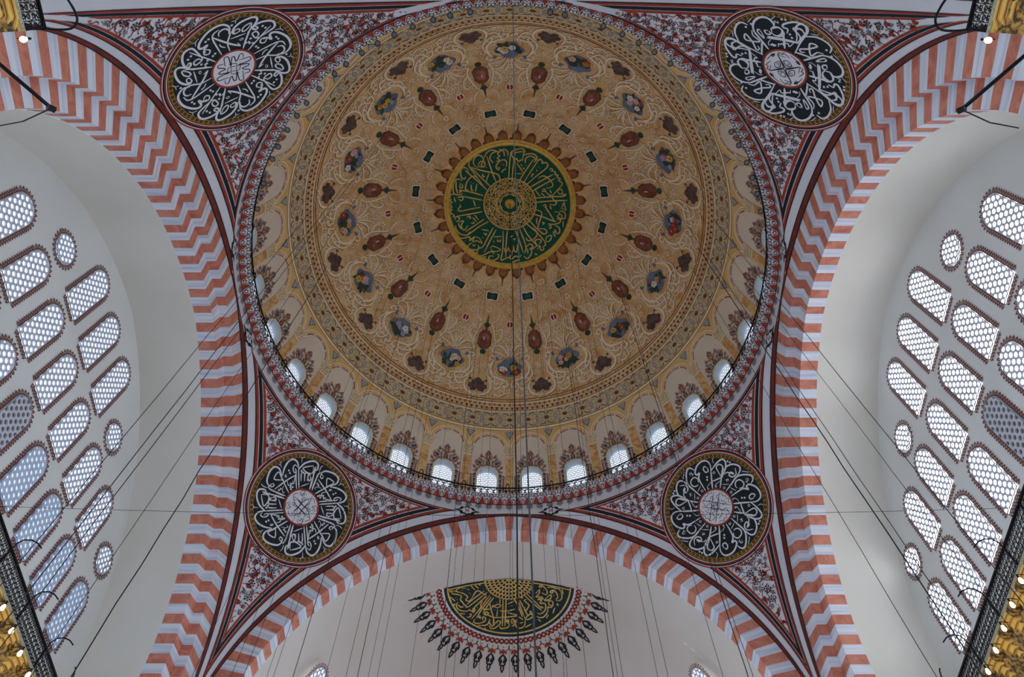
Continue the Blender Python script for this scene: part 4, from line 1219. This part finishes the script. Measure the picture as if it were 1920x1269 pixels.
ORD = ['first', 'second', 'third', 'fourth', 'fifth', 'sixth', 'seventh', 'eighth', 'ninth', 'tenth']
NWL = {}
for sx, nm in ((-1, 'left'), (1, 'right')):
    for row, ks in (('top', (1, 0, -1)), ('middle', (3, 2, 1, 0, -1, -2, -3)), ('bottom', (4, 3, 2, 1, 0, -1, -2)), ('top_round', (2, -2)), ('middle_round', (4,))):
        gm, panes, bm_, z = wm[row]
        for idx, k in enumerate(ks):
            WN += 1
            y = 2.15 * k - 0.08
            e = empty('window_%d' % WN, (sx * (XW - 0.08), y, z), pi / 2 if sx < 0 else -pi / 2)
            blind = row == 'bottom' and k == 0
            if 'round' in row:
                lab = 'round grille window in the %s row of the %s wall%s' % (row.split('_')[0], nm, '' if row != 'top_round' else (', end towards the half dome' if k > 0 else ', end away from the half dome'))
            elif blind: lab = 'blind arched grille with dark unlit holes in the %s wall' % nm
            else: lab = 'arched grille window, %s wall, %s row, %s counted from the half dome' % (nm, row, ORD[idx])
            props(e, lab, 'window', 'grille windows of the %s wall' % nm, 'structure')
            link('grille', gm, e); link('painted_border', bm_, e, (0, 0.06, 0))
            key = 'blind' if blind else ('pane_r' if sx > 0 else ('pane_l2' if row == 'bottom' and k > 0 else 'pane_l'))
            for full, c, pc in panes:
                link('pane', pane_mesh(full, c, pc, key, 0.09 if 'round' in row else 0.098), e, (c[0], 0.055, c[1]))
# half dome windows
gsm, gpan, gb = None, None, None
go_ = outline_arch(1.3, 3.2)
g, gpan = window_meshes(go_, 0.268, 0.103, 0.07, None)
gsm = g.mesh('grille'); gb = border_mesh(go_)
for sx, nm in ((-1, 'left'), (1, 'right')):
    WN += 1
    P = halfp(sx * rad(84.5), 11.15)
    lo = halfp(sx * rad(84.5), 14.6)
    e = empty('window_%d' % WN)
    up = (P - lo).normalized(); dep = Vector((P.x, P.y - Y0, 0)).normalized()
    dep = (dep - up * dep.dot(up)).normalized(); xx = dep.cross(up)
    mm = Matrix((xx, dep, up)).transposed().to_4x4(); mm.translation = lo - dep * 0.35
    e.matrix_world = mm
    props(e, 'arched window low in the half dome, %s of the medallion, only its head showing' % nm, 'window', 'windows of the half dome', 'structure')
    link('grille', gsm, e); link('painted_border', gb, e, (0, 0.02, 0))
    for full, c, pc in gpan:
        link('pane', pane_mesh(full, c, pc, 'pane_d', 0.103), e, (c[0], 0.066, c[1]))

# ------------------------------------------------------------------ iron balustrade of the dome
rail = empty('balustrade', (0, 0, 38.0))
props(rail, 'low black iron balustrade running around the foot of the dome', 'balustrade')
m = MB()
m.strip([[(r_ * sin(2 * pi * k / 160), r_ * cos(2 * pi * k / 160), z_) for k in range(160)] for r_, z_ in ((12.93, 0.64), (12.99, 0.64), (12.99, 0.7), (12.93, 0.7), (12.93, 0.64))], 'iron', closed=True)
m.build('top_rail', rail)
pm_ = MB()
wid = 12.95 * rad(11.25)
def T(x, z): return (x, 0, z)
for k in range(7):
    x = -wid / 2 + wid * (k + .5) / 7
    for (cx, cz, hd_) in ((x, 0.17, 1), (x, 0.47, -1)):
        pm_.tube([T(p[0], p[1]) for p in spiral(cx, cz, 0.09, 1.3, 1.0, 10, hd_, 0.3)], 0.021, 'iron', 3)
    pm_.tube([T(x - wid / 14, 0.02), T(x, 0.32), T(x - wid / 14, 0.62)], 0.021, 'iron', 3)
    pm_.tube([T(x + wid / 14, 0.02), T(x, 0.32), T(x + wid / 14, 0.62)], 0.021, 'iron', 3)
pm_.tube([T(-wid / 2, 0.03), T(wid / 2, 0.03)], 0.026, 'iron', 4)
panel_me = pm_.mesh('scroll_panel')
hp = MB()
hp.tube([(0, 0, 0), (0, 0, 0.75), (0.02, -0.03, 1.0), (0.07, -0.08, 1.2), (0.15, -0.14, 1.2), (0.2, -0.2, 1.0), (0.2, -0.22, 0.0)], 0.03, 'iron', 4)
hoop_me = hp.mesh('hoop')
for b in range(32):
    t = rad(11.25 * b + 5.625)
    link('scroll_panel', panel_me, rail, (12.96 * sin(t), 12.96 * cos(t), 0), (0, 0, -t))
    t = rad(11.25 * b)
    link('hoop', hoop_me, rail, (12.96 * sin(t), 12.96 * cos(t), 0), (0, 0, pi - t + 0.0))

# floodlights fixed along the cornice
fb = MB()
ringp = [[(r_ * cos(2 * pi * k / 12), r_ * sin(2 * pi * k / 12), z_) for k in range(12)] for r_, z_ in ((0.001, 0.2), (0.07, 0.2), (0.1, 0.16), (0.125, 0.04), (0.135, 0.0), (0.11, 0.0), (0.10, 0.03))]
fb.strip(ringp, 'lamp_body', closed=True)
fbody = fb.mesh('housing', True)
fb = MB(); fb.strip([[(r_ * cos(2 * pi * k / 12), r_ * sin(2 * pi * k / 12), z_) for k in range(12)] for r_, z_ in ((0.105, 0.02), (0.05, 0.012), (0.001, 0.01))], 'lens', closed=True)
flens = fb.mesh('lens', True)
fb = MB(); fb.tube([(0, 0, 0.18), (0.08, 0, 0.26), (0.2, 0, 0.26)], 0.02, 'iron', 4)
fbr = fb.mesh('bracket')
AZ = [-172.4, -168.4, -165.0, -160.7, -156.7, -152.9, -149.2, -145.2, -142.1, -137.6, -133.6, -130.2, -126.5, -122.3, -119.3, -113.5, -107.5, 171.9, 169.0, 161.1, 157.0, 153.3, 149.6, 145.6, 137.9, 133.3, 130.3, 126.2, 122.8, 118.6, 115.0, 111.2, 107.1]
for i, a in enumerate(AZ):
    t = rad(a)
    e = empty('floodlight', (12.68 * sin(t), 12.68 * cos(t), 38.05), pi / 2 - t)
    nn = (i + 1) if a < 0 else (i - 16)
    ORD2 = ORD + ['eleventh', 'twelfth', 'thirteenth', 'fourteenth', 'fifteenth', 'sixteenth', 'seventeenth']
    props(e, 'small round dark floodlight on the dome cornice, %s %s of the top middle' % (ORD2[min(nn, 17) - 1], 'left' if a < 0 else 'right'), 'floodlight', 'floodlights along the dome cornice')
    link('housing', fbody, e); link('lens', flens, e); link('bracket', fbr, e)

# ------------------------------------------------------------------ galleries along the window walls: gilded cornice, iron railing, lamps
GZ, GX = 20.95, 16.4
sp = MB()       # 1 m scroll panel, local x along, z up
sp.tube([(-0.5, 0, 0.03), (0.5, 0, 0.03)], 0.02, 'iron', 4)
for k in range(5):
    x = -0.4 + 0.2 * k
    sp.tube([(x - 0.1, 0, 0.03), (x - 0.1, 0, 0.9)], 0.012, 'iron', 4)
    for cz, hd_, a0 in ((0.17, 1, 0.5), (0.36, -1, 3.6), (0.58, 1, 0.5), (0.77, -1, 3.6)):
        sp.tube([(p[0], 0, p[1]) for p in spiral(x, cz, 0.085, 1.6, a0, 16, hd_, 0.2)], 0.013, 'iron', 4)
    sp.tube([(x - 0.09, 0, 0.06), (x, 0, 0.27), (x + 0.09, 0, 0.47), (x, 0, 0.68), (x - 0.09, 0, 0.88)], 0.012, 'iron', 3)
    sp.tube([(x + 0.09, 0, 0.06), (x, 0, 0.27), (x - 0.09, 0, 0.47), (x, 0, 0.68), (x + 0.09, 0, 0.88)], 0.012, 'iron', 3)
panel1 = sp.mesh('scroll_panel')
po = MB(); po.box(-0.03, 0.03, -0.03, 0.03, 0, 0.95, 'iron'); post_me = po.mesh('post')
hk_ = MB(); hk_.tube([(0, 0.02, 0.5), (0, 0, 0.95), (0, -0.02, 1.2), (0.0, -0.12, 1.48), (0.0, -0.32, 1.66), (0.0, -0.55, 1.7), (0.0, -0.75, 1.62)], 0.026, 'iron', 5)
hook_me = hk_.mesh('hook_bracket', True)
ro = MB()        # rosette strip, 1 m
for k in range(9):
    x = -0.5 + (k + .5) / 9
    annulus(ro, x, 0, 0.018, 0.052, lambda s, t: Vector((s, -0.012, t)), 'lace', 10)
    disc(ro, x, 0, 0.018, lambda s, t: Vector((s, -0.006, t)), 'iron', 6)
ro.box(-0.5, 0.5, -0.003, 0.02, -0.06, 0.06, 'lace')
rose_me = ro.mesh('rosette_strip')
ch = MB()        # stepped gilded chevron block under the gallery, 1 m
def chev(depth0, depth1, z0, z1, w, key):
    q = [(-w, depth0), (0, depth0 - 0.0), (w, depth0), (w * .55, depth1), (-w * .55, depth1)]
    lo = [Vector((x, y, z0)) for x, y in q]; hi = [Vector((x, y, z1)) for x, y in q]
    for i in range(5): ch.face((lo[i], lo[(i + 1) % 5], hi[(i + 1) % 5], hi[i]), key)
    ch.face(lo[::-1], key)
for i, (d1, z0, z1, w) in enumerate(((0.10, -0.12, -0.06, 0.5), (0.2, -0.24, -0.12, 0.44), (0.32, -0.38, -0.24, 0.36), (0.45, -0.54, -0.38, 0.27), (0.58, -0.70, -0.54, 0.18))):
    q = [(-w, d1 + 0.03), (-w * .45, d1 - 0.12), (w * .45, d1 - 0.12), (w, d1 + 0.03), (w, 0.85), (-w, 0.85)]
    lo = [Vector((x, y, z0)) for x, y in q]; hi = [Vector((x, y, z1)) for x, y in q]
    for j in range(6): ch.face((lo[j], lo[(j + 1) % 6], hi[(j + 1) % 6], hi[j]), 'gilt_wood' if i % 2 == 0 else 'gilt_wood')
    ch.face(lo[::-1], 'gilt_wood')
    lo2 = [Vector((x * .86, 0.03 + y, z0 - 0.012)) for x, y in q[:4]]
    for j in range(3):
        ch.face((lo2[j], lo2[j + 1], lo2[j + 1] + Vector((0, 0.02, 0)), lo2[j] + Vector((0, 0.02, 0))), 'red')
chev_me = ch.mesh('gilded_chevron')
cu = MB()        # dark gilded shell niche between the chevrons
rows = []
for i in range(6):
    a = pi / 2 * i / 5
    rows.append([Vector((0.3 * cos(a) * cos(pi + pi * k / 14) * (1 + 0.06 * (k % 2)), 0.34 + 0.3 * cos(a) * sin(pi + pi * k / 14) * (1 + 0.06 * (k % 2)), -0.16 - 0.2 * sin(a))) for k in range(15)])
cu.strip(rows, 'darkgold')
cup_me = cu.mesh('shell_niche')
sb = MB()
sb.strip([[(r_ * cos(2 * pi * k / 12), r_ * sin(2 * pi * k / 12), z_) for k in range(12)] for r_, z_ in ((0.02, 0.0), (0.04, -0.03), (0.06, -0.09), (0.07, -0.15), (0.058, -0.2), (0.025, -0.235), (0.001, -0.24))], 'bulb', closed=True)
bulb_me = sb.mesh('bulb', True)
sk = MB(); sk.tube([(0, 0, 0.14), (0, 0, -0.02)], 0.03, 'iron', 6); sk.tube([(0, 0.3, 0.12), (0, 0.1, 0.16), (0, 0, 0.12)], 0.015, 'iron', 4)
sock_me = sk.mesh('socket')


def gallery(tag_, base, rz, length, offs, lamps, hooks, posts, cat_label, rail_label, lamp_label, depth=0.85):
    """local x along the gallery, local -y towards the room, z 0 = gallery floor"""
    c = empty('trim_%d' % tag_, base, rz); props(c, cat_label, 'cornice', None, 'structure')
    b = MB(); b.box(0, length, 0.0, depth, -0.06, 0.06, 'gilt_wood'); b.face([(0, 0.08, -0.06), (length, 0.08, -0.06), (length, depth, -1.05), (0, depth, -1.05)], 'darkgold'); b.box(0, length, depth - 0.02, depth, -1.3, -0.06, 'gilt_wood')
    b.build('gallery_slab', c)
    r = empty('balustrade', base, rz); props(r, rail_label, 'balustrade')
    b = MB(); b.box(0, length, -0.03, 0.04, 0.9, 0.97, 'iron'); b.box(0, length, -0.02, 0.03, 0.06, 0.1, 'iron')
    b.build('top_rail', r)
    for x in offs:
        link('rosette_strip', rose_me, c, (x, -0.03, 0.0)); link('gilded_chevron', chev_me, c, (x, 0, 0))
        if x + 0.8 < length: link('shell_niche', cup_me, c, (x + 0.5, -0.12, 0))
        link('scroll_panel', panel1, r, (x, 0, 0.0))
    for x in posts: link('post', post_me, r, (x, 0, 0))
    for x, rr in hooks: link('hook_bracket', hook_me, r, (x, 0, 0), (0, 0, rr))
    M4 = Matrix.Translation(base) @ Matrix.Rotation(rz, 4, 'Z')
    for i, x in enumerate(lamps):
        e = empty('wall_lamp', M4 @ Vector((x, -0.34, -0.5)), rz)
        props(e, lamp_label % ORD[i] if '%s' in lamp_label else lamp_label, 'lamp', 'lamps under the galleries')
        link('bulb', bulb_me, e); link('socket', sock_me, e)
    return c, r


# left: local -y must face +X  -> rz = +90deg (x -> +Y, y -> -X)
LY0 = -10.6
mods = [k + 0.5 for k in range(21)]
vis = mods
gallery(2, Vector((-GX, LY0, GZ)), pi / 2, 21.2, vis, [10.6 + 4.15, 10.6 + 5.15, 10.6 + 6.15, 10.6 + 7.15, 10.6 + 8.15], [(10.6 + y, 0.9) for y in (3.1, 5.4, 7.6)] + [(10.6 + 10.0, 1.2), (10.6 + 10.0, -1.2)], [10.6 + y for y in (1.2, 3.1, 5.4, 7.6, 10.0)],
        'gilded muqarnas cornice of the gallery along the left wall', 'black scrolled iron railing along the left window wall', 'lit bulb under the left gallery, %s from the rear')
# right: x -> -Y, so start at +Y end
gallery(3, Vector((GX, 10.6, GZ)), -pi / 2, 21.2, mods, [10.6 - 2.98, 10.6 - 3.98, 10.6 - 4.98, 10.6 - 5.95, 10.6 - 6.92][::-1], [(10.6 - y, -0.9) for y in (3.0, 5.2, 7.4)] + [(0.6, 1.2), (0.6, -1.2)], [10.6 - y for y in (1.2, 3.0, 5.2, 7.4, 10.0)],
        'gilded muqarnas cornice of the gallery along the right wall', 'black scrolled iron railing along the right window wall', 'lit bulb under the right gallery, %s from the half dome')
# rear pier galleries (top corners)
GAL = {}
_, GAL[-1] = gallery(4, Vector((-11.2, -16.0, GZ)), pi / 2, 3.07, [0.57, 1.57, 2.57], [3.2], [], [0.1, 1.6, 3.04],
        'short gilded cornice on the rear pier, upper left corner', 'short iron railing on the rear pier, upper left corner', 'lit bulb under the rear gallery in the upper left corner', 0.6)
_, GAL[1] = gallery(5, Vector((11.2, -12.93, GZ)), -pi / 2, 3.07, [0.5, 1.5, 2.5], [-0.12], [], [0.03, 1.5, 3.0],
        'short gilded cornice on the rear pier, upper right corner', 'short iron railing on the rear pier, upper right corner', 'lit bulb under the rear gallery in the upper right corner', 0.6)
for sx, nm in ((-1, 'left'), (1, 'right')):
    b = MB()
    x0 = sx * 11.2
    R_g = GAL[sx]; inv = (Matrix.Translation(R_g.location) @ Matrix.Rotation(R_g.rotation_euler.z, 4, 'Z')).inverted()
    lp = [(0.0, -12.93, 0.95), (0.3, -12.9, 1.0), (0.62, -12.93, 1.05), (0.78, -13.1, 1.07), (0.76, -13.35, 1.07), (0.6, -13.7, 1.03), (0.3, -14.1, 0.97), (0, -14.4, 0.95)]
    b.tube([(x0 - sx * p[0], p[1], GZ + 0.95 + 0.1 * p[0]) for p in smooth_pts([(q_[0], q_[1]) for q_ in lp], 4)], 0.03, 'iron', 6)
    b.tube([(x0, -12.93, GZ + 0.93), (x0 + sx * 0.6, -12.93, GZ + 0.93)], 0.04, 'iron', 6)
    b.v = [tuple(inv @ Vector(p)) for p in b.v]
    o = b.build('loop_rail', R_g)
    e = empty('lamp_pole', (sx * 13.2, -12.72, 22.0)); props(e, 'black iron pole jutting from the rear pier on the ' + nm, 'pole')
    b = MB(); b.tube([(0, 0, 0), (-sx * 1.62, 1.69, 0)], 0.05, 'iron', 8, caps=True); b.build('rod', e)
    b = MB(); b.tube([(-sx * 1.57, 1.64, -0.07), (-sx * 1.67, 1.74, 0.05)], 0.085, 'iron', 8, caps=True); b.build('end_cap', e)
    b = MB(); P1 = Vector((sx * 13.2, -12.72, 22.0))
    tip = Vector((-sx * 1.62, 1.69, 0)); b.tube([tip, tip + Vector((sx * 0.9, 0.35, 0.15)), tip + Vector((sx * 1.9, 0.55, 0.5))], 0.018, 'iron', 5); b.build('stay_rod', e)

# ------------------------------------------------------------------ hanging wires
def pix_dir(px, py):
    a = (px - 960) / FPX; b = -(py - 634.5) / FPX
    return (_v + a * _right + b * _up).normalized()


def wire_xy(px, py, r):
    """plan position of a plumb wire on the hanging circle r, in the direction seen from the hall"""
    d = pix_dir(px, py); dx, dy = d.x, d.y
    l = hypot(dx, dy); dx /= l; dy /= l
    b = CAM.x * dx + CAM.y * dy; c = CAM.x ** 2 + CAM.y ** 2 - r * r
    D = b * b - c
    if D < 0: return None
    t = -b + sqrt(D)
    return CAM.x + t * dx, CAM.y + t * dy


rw = random.Random(3)
WL = [(209, 846, 9.2, 1.2), (258, 846, 9.2, 1), (278, 846, 9.2, 1), (345, 846, 9.2, .8), (397, 846, 11.5, 2.0), (436, 1100, 9.2, .8), (500, 1100, 9.2, .9), (520, 1100, 5.5, .7), (1503, 846, 9.2, .8), (1562, 846, 11.5, 1.9), (1577, 846, 9.2, .9), (1645, 846, 9.2, .9), (1688, 846, 9.2, 1.2),
      (500, 1269, 9.2, .8), (512, 1269, 5.5, .7), (548, 1269, 9.2, 1.5), (610, 1269, 9.2, .8), (648, 1269, 5.5, .8), (670, 1269, 9.2, 1.4), (690, 1269, 5.5, .7), (707, 1269, 5.5, .7), (768, 1269, 9.2, .7), (820, 1269, 9.2, 1.3), (833, 1269, 5.5, .7), (850, 1269, 5.5, .7), (877, 1269, 9.2, .7), (898, 1269, 5.5, .7),
      (955, 1269, 5.5, .7), (961, 1269, 9.2, .7), (984, 1269, 9.2, 1.0), (1033, 1269, 9.2, .7), (1058, 1269, 5.5, .7), (1064, 1269, 9.2, .7), (1100, 1269, 5.5, .7), (1150, 1269, 9.2, 1.4), (1158, 1269, 5.5, .7), (1168, 1269, 5.5, .7), (1233, 1269, 9.2, .8), (1253, 1269, 5.5, .7), (1356, 1269, 9.2, .8), (1403, 1269, 9.2, 1.5), (1412, 1269, 5.5, .7)]
ORDL = ['first', 'second', 'third', 'fourth', 'fifth', 'sixth', 'seventh', 'eighth', 'ninth', 'tenth', 'eleventh', 'twelfth', 'thirteenth', 'fourteenth', 'fifteenth', 'sixteenth', 'seventeenth', 'eighteenth', 'nineteenth', 'twentieth', 'twenty-first', 'twenty-second', 'twenty-third', 'twenty-fourth', 'twenty-fifth', 'twenty-sixth', 'twenty-seventh', 'twenty-eighth', 'twenty-ninth', 'thirtieth']
wlist = []
for px, py, r, th in WL:
    q = wire_xy(px, py, r)
    if q is None: q = wire_xy(px, py, 12.0)
    if q is None: continue
    wlist.append((q[0], q[1], hypot(*q), th, px))
nside = {True: 0, False: 0}
wlist.sort(key=lambda w: abs(w[4] - 960))
for x, y, r, th, px in wlist:
    zt = ZC + sqrt(RD * RD - r * r)
    left = px < 960; nside[left] += 1
    m = MB(); pts = []
    for k in range(25):
        z = zt + (7 - zt) * k / 24
        j = 0.012 * th if 0 < k < 24 else 0
        pts.append((x + rw.uniform(-j, j), y + rw.uniform(-j, j), z))
    m.tube(pts, 0.0105 * th, 'wire', 4)
    m.build('hanging_wire', label='%s dark chandelier wire hanging from the dome, %s %s of the middle' % ('thick' if th > 1.15 else 'thin', ORDL[nside[left] - 1], 'left' if left else 'right'), cat='wire', group='chandelier wires under the dome')
m = MB()
pts = [(0, 0, ZC + RD - 0.48), (0.02, 0, 46), (0.16, 0.0, 40), (0.22, 0, 30), (0.3, 0, 20), (0.3, 0, 7)]
m.tube(pts, 0.022, 'iron', 5)
m.build('lamp_chain', label='long black chain hanging from the centre of the green medallion', cat='chain')
m = MB()
d = pix_dir(1007, 1269); k = 1.45 / hypot(d.x, d.y)
bx, by, bz = CAM.x + d.x * k, CAM.y + d.y * k, CAM.z + d.z * k
tx, ty = CAM.x + 0.02, by - 0.15
pts = []
for k in range(30):
    u = k / 29
    z = bz - 0.3 + (36.2 - bz) * u
    pts.append((bx + (tx - bx) * min(1, u * 6) + rw.uniform(-.0012, .0012), by + (ty - by) * u, z))
m.tube(pts, [0.0024 + 0.012 * k / 29 for k in range(30)], 'wire', 5)
m.build('rope', label='thick dark rope hanging close by, running the full height of the picture', cat='rope')
m = MB()
a = Vector((-16.35, 1.35, 21.85)); b = Vector((16.35, 1.35, 21.85))
m.tube([a + (b - a) * (k / 40) + Vector((0, 0, -0.42 * (1 - (2 * k / 40 - 1) ** 2))) for k in range(41)], 0.009, 'wire', 4)
m.build('cross_wire', label='single wire strung across the hall between the two side galleries', cat='wire')
